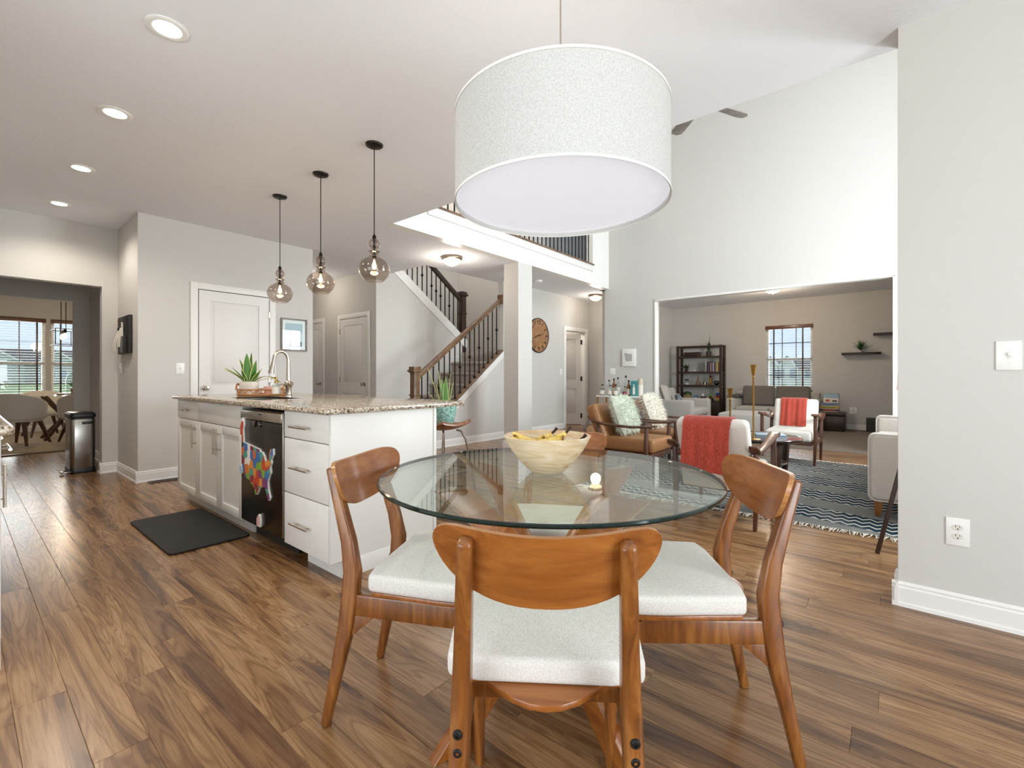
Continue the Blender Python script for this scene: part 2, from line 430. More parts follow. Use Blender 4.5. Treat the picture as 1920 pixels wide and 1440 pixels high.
# --- floor with separate planks
PW, PL = 0.127, 1.22
sub = MB().box(-12.9, -2.4, -0.08, 2.9, 9.2, -0.009)
floor = struct('floor', sub, 'slot_dark', 'brown wood plank floor running through the open rooms')
REG = [(-8.6, 2.78, -2.37, 1.26), (-5.93, 2.78, 1.19, 3.045), (-9.23, 1.75, 2.97, 4.26), (-6.23, 1.75, 4.19, 8.03), (-5.3, -4.25, 8.03, 9.15), (-7.4, -5.25, 8.03, 9.0), (-12.93, -8.6, -1.56, 3.06)]
def proj(x, y, z):
    rx = x * .771 + y * .6368; fw = -x * .6368 + y * .771
    if fw < 0.25: return None
    return (960 + 865.6 * rx / fw, 704.5 - 865.6 * (z - 1.085) / fw)
planks = []
rnd = random.Random(3)
j0 = int(round((-2.4 - 0.25) / PW))
for j in range(j0, 90):
    y0 = 0.25 + j * PW; y1 = y0 + PW
    if y0 > 9.1: break
    spans = []
    for a, b_, c, d in REG:
        if (y0 + y1) / 2 > c and (y0 + y1) / 2 < d: spans.append((a, b_))
    spans.sort(); mg = []
    for s_ in spans:
        if mg and s_[0] <= mg[-1][1] + 0.01: mg[-1] = (mg[-1][0], max(mg[-1][1], s_[1]))
        else: mg.append(s_)
    off = rnd.uniform(0, PL)
    for a, b_ in mg:
        x = -14 + off
        while x < b_:
            s0, s1 = max(x, a), min(x + PL, b_)
            if s1 - s0 > 0.02: planks.append((s0, s1, y0, y1))
            x += PL
def parea(p):
    q = [proj(p[0], p[2], 0), proj(p[1], p[2], 0), proj(p[1], p[3], 0), proj(p[0], p[3], 0)]
    if any(k is None for k in q): return 0
    if max(k[0] for k in q) < 0 or min(k[0] for k in q) > 1920 or min(k[1] for k in q) > 1440: return 0
    q = [(min(max(k[0], 0), 1920), min(max(k[1], 0), 1440)) for k in q]
    return abs(sum(q[i][0] * q[(i + 1) % 4][1] - q[(i + 1) % 4][0] * q[i][1] for i in range(4))) / 2
planks.sort(key=parea, reverse=True)
def plank_shape(mb, x0, x1, y0, y1, g=0.0003, c=0.0012):
    x0 += g; x1 -= g; y0 += g; y1 -= g; z = 0.0
    mb.add([(x0, y0, -.008), (x1, y0, -.008), (x1, y1, -.008), (x0, y1, -.008), (x0, y0, z - c * .6), (x1, y0, z - c * .6), (x1, y1, z - c * .6), (x0, y1, z - c * .6),
            (x0 + c, y0 + c, z), (x1 - c, y0 + c, z), (x1 - c, y1 - c, z), (x0 + c, y1 - c, z)],
           [(8, 9, 10, 11)] + [(i, (i + 1) % 4, 4 + (i + 1) % 4, 4 + i) for i in range(4)] + [(4 + i, 4 + (i + 1) % 4, 8 + (i + 1) % 4, 8 + i) for i in range(4)])
full = mesh_of('plank', (lambda b_: (plank_shape(b_, -PL / 2, PL / 2, -PW / 2, PW / 2), b_)[1])(MB()), 'plank')
rest = MB(); rest_r = []
for i, (x0, x1, y0, y1) in enumerate(planks):
    if i < 296:
        if abs(x1 - x0 - PL) < 1e-3: me = full
        else:
            t_ = MB(); plank_shape(t_, -(x1 - x0) / 2, (x1 - x0) / 2, -PW / 2, PW / 2); me = mesh_of('plank', t_, 'plank')
        o = link('plank', me, floor); o.location = ((x0 + x1) / 2, (y0 + y1) / 2, 0)
    else:
        plank_shape(rest, x0, x1, y0, y1); rest_r += [rnd.random()] * 9
rm = bpy.data.meshes.new('planks_beyond'); rm.from_pydata(rest.v, [], rest.f); rm.materials.append(MATS['plank'])
ra = rm.attributes.new('rnd', 'FLOAT', 'FACE'); ra.data.foreach_set('value', rest_r); rm.update()
tag(link('planks_beyond', rm, floor), kind='stuff')
struct('floor_carpet', MB().box(-4.3, 8.0, -0.05, 2.6, 11.6, 0.012), 'carpet_taupe', 'taupe carpet of the room behind the wide opening')

# --- ceilings
cb = MB().box(-8.6, -2.4, 2.74, 2.9, 3.045, 3.0)
cb.box(-9.3, 3.045, 2.74, -4.30, 4.5, 3.0).box(-5.40, 4.5, 2.74, -4.30, 7.97, 3.0).box(-5.40, 7.97, 2.74, -4.20, 9.2, 3.0).box(-9.3, 4.5, 2.74, -7.46, 9.2, 3.0).box(-7.46, 7.15, 2.74, -5.40, 9.2, 3.0)
struct('ceiling', cb, 'ceiling_paint', 'textured flat ceiling over kitchen and hallway')
struct('ceiling_high', MB().box(-7.5, 2.9, 5.5, 1.9, 9.3, 5.6), 'ceiling_paint', 'high ceiling over the two storey living room')
struct('ceiling_far', MB().box(-4.4, 8.0, 2.74, 2.7, 11.6, 2.85), 'ceiling_paint', 'ceiling of the carpeted room')
struct('ceiling_dining', MB().box(-13.0, -1.6, 2.74, -8.57, 3.1, 2.85), 'ceiling_paint', 'ceiling of the dining room')

# --- walls
wall('wall_right', 'y', 2.862, 3.043, 0.018, 2.9, 0, 2.74, label='pale greige wall with switch and outlet at the right')
wall('wall_above', 'y', 2.9, 3.043, -4.2, 1.9, 3.0, 5.5)
wall('wall_nook', 'x', 2.75, 2.87, -2.4, 2.9, 0, 2.74, [(-0.75, 1.95, 0.5, 2.2)])
wall('wall_behind', 'y', -2.4, -2.25, -2.6, 2.9, 0, 2.74, [(-2.35, 0.65, 0.05, 2.12)])
wall('wall_kitchen_end', 'x', -2.62, -2.5, -2.4, -0.52, 0, 2.74)
wall('wall_kitchen_back', 'y', -0.64, -0.52, -6.9, -2.5, 0, 2.74)
wall('wall_kitchen_left', 'x', -6.90, -6.78, -0.64, 1.2, 0, 2.74, [(-0.25, 1.055, 0, 2.075)], label='kitchen end wall with a wide cased opening')
wall('wall_passage', 'x', -8.57, -8.45, -0.64, 1.2, 0, 2.74, [(0.0, 1.03, 0, 2.075)])
wall('wall_passage_side', 'y', -0.76, -0.64, -8.57, -6.78, 0, 2.74)
struct('wall_pantry', MB().box(-8.57, 1.19, 0, -5.89, 3.015, 2.74), 'paint', 'pantry block walls with the white pantry door')
wall('wall_dining_window', 'x', -13.02, -12.9, -1.6, 3.1, 0, 2.74, [(-0.15, 1.16, 0.5, 2.2), (1.245, 2.45, 0.5, 2.2)])
wall('wall_dining_right', 'y', 3.0, 3.1, -13.0, -8.45, 0, 2.74)
wall('wall_dining_left', 'y', -1.62, -1.5, -13.0, -8.45, 0, 2.74)
wall('wall_dining_near', 'x', -8.575, -8.455, 1.2, 3.1, 0, 2.74); wall('wall_dining_near_left', 'x', -8.57, -8.45, -1.62, -0.64, 0, 2.74)
wall('wall_hall_doors', 'y', 4.192, 4.30, -9.3, -6.295, 0, 2.74, label='hallway wall with two white doors')
wall('wall_hall_end', 'x', -9.3, -9.2, 2.9, 4.3, 0, 2.74); wall('wall_hall_side', 'y', 2.9, 3.015, -9.3, -8.57, 0, 2.74)
struct('wall_under_upper_flight', MB().prism([(4.19, 0), (6.16, 0), (6.16, 1.60), (4.62, 2.72), (4.62, 3.0), (4.5, 3.0), (4.5, 2.735), (4.19, 2.735)], -6.30, -6.2, 'x'), 'paint', 'pale wall beneath the upper stair flight')
struct('wall_under_stairs', MB().prism([(4.16, 0), (6.12, 0), (6.12, 1.515), (4.16, 0.05)], -5.37, -5.25, 'x'), 'paint', 'sloping pale wall below the stair balusters')
wall('wall_clock', 'x', -5.37, -5.25, 6.12, 9.1, 0, 2.74, [(8.10, 8.90, 0, 2.04)], label='pale hall wall carrying the round clock')
wall('wall_hall_far', 'y', 9.1, 9.2, -5.4, -4.2, 0, 2.74)
wall('wall_closet', 'y', 9.0, 9.1, -7.5, -5.37, 0, 2.74); wall('wall_closet_side', 'x', -7.0, -6.9, 7.22, 9.0, 0, 2.74)
wall('wall_hall_right', 'x', -4.39, -4.27, 8.09, 11.6, 0, 2.74)
wall('wall_landing', 'y', 7.11, 7.22, -7.42, -5.37, 0, 5.5, label='grey wall behind the stair landing')
wall('wall_stairwell', 'x', -7.52, -7.42, 4.3, 7.22, 0, 5.5)
wall('wall_stairwell_near', 'y', 4.38, 4.5, -7.42, -5.4, 3.0, 5.5)
wall('wall_upper_hall', 'x', -5.56, -5.45, 7.22, 9.3, 3.0, 5.5); wall('wall_upper_near', 'x', -5.52, -5.40, 3.04, 4.4, 3.0, 5.5)
wall('wall_upper_end', 'y', 9.2, 9.3, -5.5, -4.2, 3.0, 5.5)
wall('wall_living_far', 'y', 7.97, 8.09, -4.27, 1.9, 0, 5.5, [(-3.27, 0.01, 0, 2.42)], label='tall pale living room wall with the wide opening')
wall('wall_living_right', 'x', 1.72, 1.84, 3.0, 8.0, 0, 5.5, [(3.9, 5.5, 0.55, 2.45), (5.7, 7.3, 0.55, 2.45), (3.9, 5.5, 3.25, 4.95), (5.7, 7.3, 3.25, 4.95)])
wall('wall_far_room', 'y', 11.45, 11.57, -4.4, 2.7, 0, 2.74, [(-2.17, -1.30, 0.74, 2.17)], label='taupe back wall of the carpeted room')
wall('wall_far_right', 'x', 2.5, 2.62, 8.09, 11.6, 0, 2.74)
struct('wall_balcony_edge', MB().box(-4.31, 3.045, 2.738, -4.185, 7.97, 3.07).box(-4.31, 7.36, 3.07, -4.185, 7.97, 5.5).box(-4.31, 3.045, 3.07, -4.185, 3.5, 5.5), 'white_trim', 'white balcony edge crossing above the hallway')
struct('trim_1', MB().box(-4.184, 3.52, 2.965, -4.166, 7.35, 3.075), 'white_trim', 'raised white board along the balcony edge', bevel=0.003)
struct('trim_2', MB().box(-4.33, 3.5, 3.071, -4.15, 7.36, 3.095), 'stair_wood', 'brown cap strip under the balcony balusters')
colm = struct('wall_column', MB().box(-4.457, 5.21, 0, -4.185, 5.54, 2.738), 'paint', 'square column holding up the balcony')
struct('trim_3', MB().box(-4.473, 5.194, 0, -4.169, 5.556, 0.11).box(-4.467, 5.2, 0.11, -4.175, 5.55, 0.128), 'white_trim', 'white skirting round the square column', bevel=0.003)

def baseboard(name, p0, p1, nrm, mat='white_trim', hgt=0.115, label=None):
    """skirting between p0 and p1 (x,y), nrm the unit normal out of the wall"""
    a, b_ = Vector((*p0, 0)), Vector((*p1, 0)); n_ = Vector((*nrm, 0)); pr = [(0, 0), (.022, 0), (.02, .016), (.014, .02), (.014, hgt * .76), (.009, hgt * .82), (.011, hgt * .9), (.004, hgt), (0, hgt)]
    vs = [tuple(p + n_ * d + Vector((0, 0, z))) for p in (a, b_) for d, z in pr]; k = len(pr)
    mb = MB().add(vs, [tuple(range(k)), tuple(range(2 * k - 1, k - 1, -1))] + [(i, (i + 1) % k, k + (i + 1) % k, k + i) for i in range(k)])
    return struct(name, mb, mat, label)
baseboard('baseboard_right', (-0.005, 2.862), (2.75, 2.862), (0, -1), hgt=0.112, label='white skirting along the right wall')
baseboard('baseboard_right_end', (0.018, 3.043), (0.018, 2.84), (-1, 0), hgt=0.112)
baseboard('baseboard_pantry', (-5.89, 1.17), (-5.89, 1.64), (1, 0)); baseboard('baseboard_pantry_side', (-6.78, 1.19), (-5.868, 1.19), (0, -1)); baseboard('baseboard_pantry_right', (-5.89, 2.53), (-5.89, 3.015), (1, 0))
baseboard('baseboard_opening', (-6.78, 1.035), (-6.78, 1.19), (1, 0)); baseboard('baseboard_jamb', (-6.90, 1.055), (-6.76, 1.055), (0, -1))
baseboard('baseboard_passage', (-8.45, 1.19), (-6.9, 1.19), (0, -1)); baseboard('baseboard_dining', (-12.9, -1.5), (-12.9, 3.0), (1, 0))
baseboard('baseboard_stairs', (-5.25, 4.16), (-5.25, 8.03), (1, 0)); baseboard('baseboard_hall_far', (-5.25, 9.1), (-4.39, 9.1), (0, -1))
baseboard('baseboard_living', (-4.27, 7.97), (-3.29, 7.97), (0, -1)); baseboard('baseboard_living_right', (0.02, 7.97), (1.72, 7.97), (0, -1))
baseboard('baseboard_hall_doors', (-9.2, 4.19), (-7.8, 4.19), (0, -1)); baseboard('baseboard_hall_doors_mid', (-7.70, 4.19), (-7.33, 4.19), (0, -1))
baseboard('baseboard_far', (-4.27, 11.45), (2.5, 11.45), (0, -1))
# white lining of the wide opening
op = MB().box(-3.285, 7.955, 0, -3.255, 8.10, 2.42).box(-3.285, 7.955, 2.405, 0.02, 8.10, 2.435).box(-0.005, 7.955, 0, 0.025, 8.10, 2.42)
struct('trim_4', op, 'white_trim', 'white lining of the wide opening', bevel=0.002)

# --- doors (two-panel)
def door(name, label, w, h, loc, rz, knob=-1, hinges=True, swing=0.0, casing=True):
    """local: x along the wall, -y out towards the viewer"""
    r = thing(name, label, 'door', loc, rz); r['kind'] = 'structure'
    if casing:
        c = MB(); cw = 0.075
        for x0, x1, z0, z1 in ((-w / 2 - cw, -w / 2 - .004, 0, h + cw), (w / 2 + .004, w / 2 + cw, 0, h + cw), (-w / 2 - .004, w / 2 + .004, h + .004, h + cw)):
            c.box(x0, -.018, z0, x1, 0, z1)
        cs = part(r, 'casing', c, 'white_trim', bevel=0.004)
        part(r, 'gap', MB().box(-w / 2 - .004, -.002, 0, w / 2 + .004, 0.0, h + .004), 'door_dark_gap')
    hinge = w / 2 * (-knob); s_ = link('leaf', None, r); bpy.data.objects.remove(s_)
    mb = MB(); t0, t1 = -.014, -.0025; st = 0.115; zs = [0.02, 0.24, 0.80, 0.98, h - 0.115, h - .004]
    x0, x1 = -w / 2 + .004, w / 2 - .004
    mb.box(x0, t0, zs[0], x0 + st, t1, zs[5]).box(x1 - st, t0, zs[0], x1, t1, zs[5])
    for a, b_ in ((0, 1), (2, 3), (4, 5)): mb.box(x0 + st, t0, zs[a], x1 - st, t1, zs[b_])
    leaf = part(r, 'door_leaf', mb, 'white_door')
    for a, b_ in ((1, 2), (3, 4)):
        pb = MB().box(x0 + st, -.006, zs[a], x1 - st, t1, zs[b_])
        pb.prism([(x0 + st + .03, zs[a] + .03), (x1 - st - .03, zs[a] + .03), (x1 - st - .03, zs[b_] - .03), (x0 + st + .03, zs[b_] - .03)], -.012, -.006, 'y')
        part(leaf, 'panel', pb, 'white_door', bevel=0.004)
    kx = knob * (w / 2 - .065)
    kb = MB(); kb.T = Matrix.Translation((kx, -.014, .95)) @ Matrix.Rotation(R(90), 4, 'X'); kb.lathe([(.001, 0), (.032, .0), (.03, .008), (.012, .012), (.011, .03), (.026, .042), (.029, .054), (.022, .066), (.001, .07)], 16)
    part(leaf, 'knob', kb, 'nickel', smooth=True)
    if hinges:
        for z in (.2, 1.02, 1.83): part(leaf, 'hinge', MB().box(hinge - .012, -.02, z - .045, hinge + .012, -.003, z + .045), 'nickel', bevel=.002)
    return r
door('door_1', 'white two panel pantry door behind the island', 0.745, 2.035, (-5.89, 2.088, 0), R(90), -1)
door('door_2', 'white hallway door nearest the staircase', 0.80, 2.03, (-6.83, 4.19, 0), 0, 1)
door('door_3', 'white hallway door partly hidden by the pantry wall', 0.80, 2.03, (-8.22, 4.19, 0), 0, 1)
# hall door standing ajar in the clock wall
r = thing('door_4', 'half open white door in the clock wall', 'door', (-5.25, 8.5, 0), R(90)); r['kind'] = 'structure'
c = MB()
for x0, x1, z0, z1 in ((-.475, -.395, 0, 2.115), (.395, .475, 0, 2.115), (-.4, .4, 2.035, 2.115)): c.box(x0, -.018, z0, x1, 0, z1)
c.box(-.4, 0, 0, -.385, .12, 2.04).box(.385, 0, 0, .4, .12, 2.04).box(-.4, 0, 2.025, .4, .12, 2.04)
part(r, 'casing', c, 'white_trim', bevel=.004)
mb = MB(); mb.T = Matrix.Translation((.383, .10, 0)) @ Matrix.Rotation(R(-52), 4, 'Z')
for x0, x1, z0, z1 in ((-.76, -.65, .01, 2.02), (-.11, 0, .01, 2.02), (-.65, -.11, .01, .24), (-.65, -.11, .8, .98), (-.65, -.11, 1.9, 2.02)): mb.box(x0, 0, z0, x1, .035, z1)
lf = part(r, 'door_leaf', mb, 'white_door')
for z0, z1 in ((.24, .8), (.98, 1.9)):
    pb = MB(); pb.T = mb.T; pb.box(-.65, .012, z0, -.11, .024, z1).box(-.61, .005, z0 + .04, -.15, .03, z1 - .04); part(lf, 'panel', pb, 'white_door', bevel=.004)
for z in (.2, 1.02, 1.83):
    hb = MB().box(.372, .07, z - .05, .386, .105, z + .05); part(r, 'hinge', hb, 'iron')

# --- windows with panes, muntins, blinds
def window(name, label, w, z0, z1, loc, rz, cols=3, rows=4, blinds=True, valance='walnut_x', cat='window', sill=True, tapes=(), slat_mat='slat_pale', muntin='white_trim', slatw=.048, pitch=.05, tilt=8):
    """local: x along the wall, -y into the room, y=0 the inner wall face; opening depth .12"""
    r = thing(name, label, cat, loc, rz); r['kind'] = 'structure'; h = z1 - z0
    fb = MB(); t = .045
    fb.box(-w / 2, .05, z0, -w / 2 + t, .10, z1).box(w / 2 - t, .05, z0, w / 2, .10, z1).box(-w / 2 + t, .05, z0, w / 2 - t, .10, z0 + t).box(-w / 2 + t, .05, z1 - t, w / 2 - t, .10, z1).box(-w / 2 + t, .045, z0 + h * .47, w / 2 - t, .09, z0 + h * .47 + .05)
    part(r, 'frame', fb, 'white_trim', bevel=.003)
    if sill: part(r, 'sill', MB().box(-w / 2 - .03, -.035, z0 - .03, w / 2 + .03, .05, z0), 'white_trim', bevel=.004)
    for k in range(2):
        a = z0 + t if k == 0 else z0 + h * .47 + .05; b_ = z0 + h * .47 if k == 0 else z1 - t
        part(r, 'pane', MB().box(-w / 2 + t, .072, a, w / 2 - t, .076, b_), 'pane_glass')
        for i in range(1, cols): x = -w / 2 + t + (w - 2 * t) * i / cols; part(r, 'muntin', MB().box(x - .008, .064, a, x + .008, .084, b_), muntin)
        for i in range(1, rows // 2): z = a + (b_ - a) * i / (rows // 2); part(r, 'muntin', MB().box(-w / 2 + t, .064, z - .008, w / 2 - t, .084, z + .008), muntin)
    if blinds:
        part(r, 'valance', MB().box(-w / 2 - .01, -.03, z1 - .075, w / 2 + .01, .02, z1 + .005), valance, bevel=.004)
        sb = MB(); sb.T = Matrix.Rotation(R(tilt), 4, 'X'); sb.box(-w / 2 + .006, -slatw / 2, -.0015, w / 2 - .006, slatw / 2, .0015)
        me = mesh_of('slat', sb, slat_mat); k = 0; z = z1 - .1
        while z > z0 + .03:
            o = link('slat', me, r); o.location = (0, .018, z); z -= pitch
        part(r, 'bottom_rail', MB().box(-w / 2 + .006, -.006, z0 + .005, w / 2 - .006, .042, z0 + .025), valance)
        for x in tapes: part(r, 'ladder_tape', MB().box(x - .014, -.0095, z0 + .02, x + .014, -.0075, z1 - .07), 'espresso')
    return r
window('window_1', 'bright window with pale slatted blind above the grey sofa', .87, .74, 2.17, (-1.735, 11.45, 0), 0, tapes=(-.28, .26), muntin='slot_dark')
window('window_2', 'dining room window with blind at the far left', 1.31, .5, 2.2, (-12.9, .505, 0), R(90), cols=4, tapes=(-.35, .54), muntin='slot_dark')
window('window_3', 'second dining room window right of the first', 1.205, .5, 2.2, (-12.9, 1.8475, 0), R(90), cols=4, tapes=(-.47, .45), muntin='slot_dark')
window('window_4', 'nook window outside the picture', 2.7, .5, 2.2, (2.75, .6, 0), R(-90), blinds=False)
window('window_5', 'patio door behind the camera', 3.0, .05, 2.12, (-.85, -2.25, 0), R(180), cols=2, rows=2, blinds=False, sill=False)
for i, (y, z0, z1) in enumerate(((4.7, .55, 2.45), (6.5, .55, 2.45), (4.7, 3.25, 4.95), (6.5, 3.25, 4.95))):
    window('window_%d' % (6 + i), 'living room side window outside the picture', 1.6, z0, z1, (1.72, y, 0), R(-90), blinds=False)

# ================================================================== STAIRS
st = thing('staircase', 'carpeted staircase turning at a landing beside the hall', 'staircase', (0, 0, 0))
rise, run_ = .19, .255
for i in range(8):
    y = 4.25 + i * run_; z = (i + 1) * rise
    if i < 7: part(st, 'tread', MB().box(-6.2, y - .025, z - .045, -5.372, y + run_, z), 'stair_carpet', bevel=.016)
    part(st, 'riser', MB().box(-6.2, y, z - rise, -5.372, y + .02, z - .045), 'stair_carpet')
part(st, 'landing', MB().box(-7.42, 6.03, 1.40, -5.372, 7.11, 1.52), 'stair_carpet', bevel=.01)
for i in range(7):
    y = 6.15 - i * run_; z = 1.52 + (i + 1) * rise
    part(st, 'tread', MB().box(-7.42, y - run_, z - .045, -6.302, y + .025, z), 'stair_carpet', bevel=.016)
    part(st, 'riser', MB().box(-7.42, y - .02, z - rise, -6.302, y, z - .045), 'stair_carpet')
part(st, 'stringer', MB().prism([(6.10, 1.62), (6.16, 1.62), (6.16, 1.76), (6.10, 1.80), (4.52, 2.93), (4.52, 2.74), (4.56, 2.715)], -6.198, -6.18, 'x'), 'white_trim', bevel=.002)
part(st, 'stringer', MB().prism([(6.16, 1.52), (6.17, 1.52), (6.17, 1.76), (6.16, 1.76)], -6.30, -6.18, 'x'), 'white_trim')
part(st, 'skirt_board', MB().prism([(4.12, 0), (4.24, 0), (6.12, 1.405), (6.12, 1.52), (4.16, 0.055)], -5.249, -5.24, 'x'), 'white_trim')
sr = thing('stair_railing', 'brown stair handrail with black iron balusters along the lower flight', 'railing', (0, 0, 0))
def newel(root, x, y, z0, z1, mat, s=.06):
    nb = MB().box(x - s * .8, y - s * .8, z0, x + s * .8, y + s * .8, z1 - .09).box(x - s, y - s, z1 - .42, x + s, y + s, z1 - .40)
    nb.prism([(x - s, y - s), (x + s, y - s), (x + s, y + s), (x - s, y + s)], z1 - .09, z1 - .075); nb.box(x - s * 1.25, y - s * 1.25, z1 - .075, x + s * 1.25, y + s * 1.25, z1 - .045).box(x - s, y - s, z1 - .045, x + s, y + s, z1)
    return part(root, 'newel_post', nb, mat, bevel=.004)
newel(sr, -5.31, 4.235, 0, 1.215, 'stair_wood', .062)
sl = .748
part(sr, 'handrail', MB().rect([(-5.31, 4.28, 1.06), (-5.31, 6.12, 1.06 + 1.84 * .735)], .028, .032, (1, 0, 0)).rect([(-5.31, 4.28, 1.09), (-5.31, 6.12, 1.09 + 1.84 * .735)], .036, .012, (1, 0, 0)), 'stair_wood', bevel=.006)
part(sr, 'rosette', MB().box(-5.36, 6.085, 2.34, -5.255, 6.119, 2.50), 'stair_wood', bevel=.006)
part(sr, 'shoe_rail', MB().rect([(-5.31, 4.2, .095), (-5.31, 6.12, .095 + 1.92 * sl)], .062, .012, (1, 0, 0)), 'stair_wood', bevel=.003)
def baluster(root, x, y, z0, z1, knuckle, me_cache={}):
    b_ = MB().rect([(x, y, z0), (x, y, z1)], .007, .007, (1, 0, 0)).box(x - .012, y - .012, z0, x + .012, y + .012, z0 + .035)
    if knuckle:
        zc = z0 + (z1 - z0) * .5; b_.lathe([(.007, -.035), (.014, -.02), (.026, 0), (.014, .02), (.007, .035)], 8, (x, y, zc))
    return part(root, 'baluster', b_, 'iron')
for i in range(16):
    y = 4.36 + i * .11; baluster(sr, -5.31, y, .10 + (y - 4.2) * sl, 1.035 + (y - 4.28) * .735, i % 2 == 1)
s2 = thing('stair_railing', 'dark handrail and iron balusters of the upper stair flight', 'railing', (0, 0, 0))
newel(s2, -6.25, 6.10, 1.52, 2.66, 'newel_dark', .066)
part(s2, 'handrail', MB().rect([(-6.25, 6.06, 2.50), (-6.25, 4.4, 2.50 + 1.66 * .72)], .032, .036, (1, 0, 0)), 'newel_dark', bevel=.006)
part(s2, 'shoe_rail', MB().rect([(-6.25, 6.1, 1.80), (-6.25, 4.55, 1.80 + 1.55 * .717)], .045, .012, (1, 0, 0)), 'newel_dark')
for i in range(14):
    y = 5.98 - i * .105; baluster(s2, -6.25, y, 1.81 + (6.1 - y) * .717, 2.47 + (6.06 - y) * .72, i in (2, 4, 5, 6, 8, 10, 12))
s3 = thing('balcony_railing', 'iron balusters along the upstairs balcony above the hallway', 'railing', (0, 0, 0))
part(s3, 'handrail', MB().box(-4.275, 3.5, 4.0, -4.205, 7.36, 4.06), 'newel_dark', bevel=.006)
for i in range(35): baluster(s3, -4.24, 3.56 + i * .11, 3.095, 4.01, False)
# ================================================================== DINING SET
TC = Vector((-0.9136, 1.2946, 0)); TZ = 0.755
def make_chair(label, loc, head):
    r = thing('dining_chair', label, 'chair', loc, R(head - 90), 'chairs around the round glass table')
    for s_ in (-1, 1):
        pts = [(s_ * .177, -.076, 0), (s_ * .172, -.040, .17), (s_ * .167, -.008, .32), (s_ * .165, .002, .40), (s_ * .163, .008, .48), (s_ * .158, -.008, .57), (s_ * .150, -.045, .69), (s_ * .143, -.080, .795)]
        part(r, 'rear_leg', MB().rect(pts, [.014, .016, .018, .018, .018, .017, .016, .014], [.014, .018, .025, .027, .026, .022, .018, .014], (1, 0, 0)), 'chair_wood', bevel=.009, seg=3)
        part(r, 'front_leg', MB().tube([(s_ * .178, .372, .412), (s_ * .18, .38, .25), (s_ * .182, .395, 0)], [.021, .019, .013], 12), 'chair_wood', smooth=True)
        part(r, 'side_rail', MB().rect([(s_ * .165, .012, .381), (s_ * .178, .365, .381)], .012, .033, (1, 0, 0)), 'chair_wood', bevel=.005)
        part(r, 'brace', MB().prism([(.018, .349), (.085, .349), (.01, .285)], s_ * .166 - .01, s_ * .166 + .01, 'x'), 'chair_wood', bevel=.002)
        for z in (.404, .370):
            bb = MB(); bb.T = Matrix.Translation((s_ * .166, -.024, z)) @ Matrix.Rotation(R(90), 4, 'X'); bb.lathe([(.0095, -.01), (.0095, .003), (.007, .006), (.0035, .006), (.0035, .003), (.0005, .003)], 14)
            part(r, 'bolt', bb, 'plastic_black', smooth=True)
    part(r, 'front_rail', MB().rect([(-.162, .375, .381), (.162, .375, .381)], .012, .030, (0, 1, 0)), 'chair_wood', bevel=.004)
    part(r, 'rear_rail', MB().rect([(-.165, .13, .395), (.165, .13, .395)], .011, .02, (0, 1, 0)), 'chair_wood', bevel=.004)
    # curved D-shaped backrest
    N = 28; f = []; bk = []
    def zt(u): return .778 + (.026 + .020 * u * u) * (1 - abs(u) ** 7) ** .5
    def zb(u): return .778 - .119 * (1 - abs(u) ** 2.5) ** .6
    def pt(u, z, t): return (.214 * u, -.0667 + .060 * u * u - (z - .735) * .32 + t, z)
    rows = 5; vs = []; fs = []; mi = []
    us = [sin(pi / 2 * (2 * i / N - 1)) for i in range(N + 1)]
    for t in (-.007, .007):
        for u in us:
            for k in range(rows + 1): vs.append(pt(u, zb(u) + (zt(u) - zb(u)) * k / rows, t))
    q = rows + 1; M_ = (N + 1) * q
    for i in range(N):
        for k in range(rows):
            a = i * q + k; fs += [(a, a + q, a + q + 1, a + 1), (M_ + a + 1, M_ + a + q + 1, M_ + a + q, M_ + a)]; mi += [0, 0]
        for k in (0, rows):
            a = i * q + k; fs.append((a, a + q, M_ + a + q, M_ + a)); mi.append(1)
    mb = MB(); mb.v = vs; mb.f = fs; mb.m = mi
    part(r, 'backrest', mb, ['chair_ply', 'ply_edge'], smooth=True, weld=True)
    # plywood seat pan and cushion
    def outline(g, rear, bow=False):
        p = []
        for i in range(9): t = i / 8 * 2 - 1; p.append(((.135 + g) * t, rear + g - (.085 * (1 - t * t) if bow else 0)))
        p += [(.205 + g, .085 - g), (.222 + g, .30)]
        for i in range(7): a = i / 6 * pi / 2; p.append((.222 + g - .07 * (1 - cos(a)), .36 + g + .07 * sin(a)))
        for i in range(7): a = pi / 2 - i / 6 * pi / 2; p.append((-(.222 + g - .07 * (1 - cos(a))), .36 + g + .07 * sin(a)))
        p += [(-.222 - g, .30), (-.205 - g, .085 - g)]
        return p
    part(r, 'seat_pan', MB().prism(outline(-.004, .10, True), .426, .440), 'chair_ply', bevel=.003)
    cu = part(r, 'cushion', MB().prism(outline(.004, .064), .4405, .494), 'seat_fabric', bevel=.014, seg=3)
    return r
make_chair('wooden dining chair nearest the camera with its back turned', (-0.517, 0.727, 0), 125.8)
make_chair('wooden dining chair standing beside the white island end', (-1.375, 0.929, 0), 28.2)
make_chair('wooden dining chair on the right side of the glass table', (-0.357, 1.569, 0), -143.9)
make_chair('wooden dining chair behind the bowl on the far side of the table', (-1.215, 1.838, 0), -61)

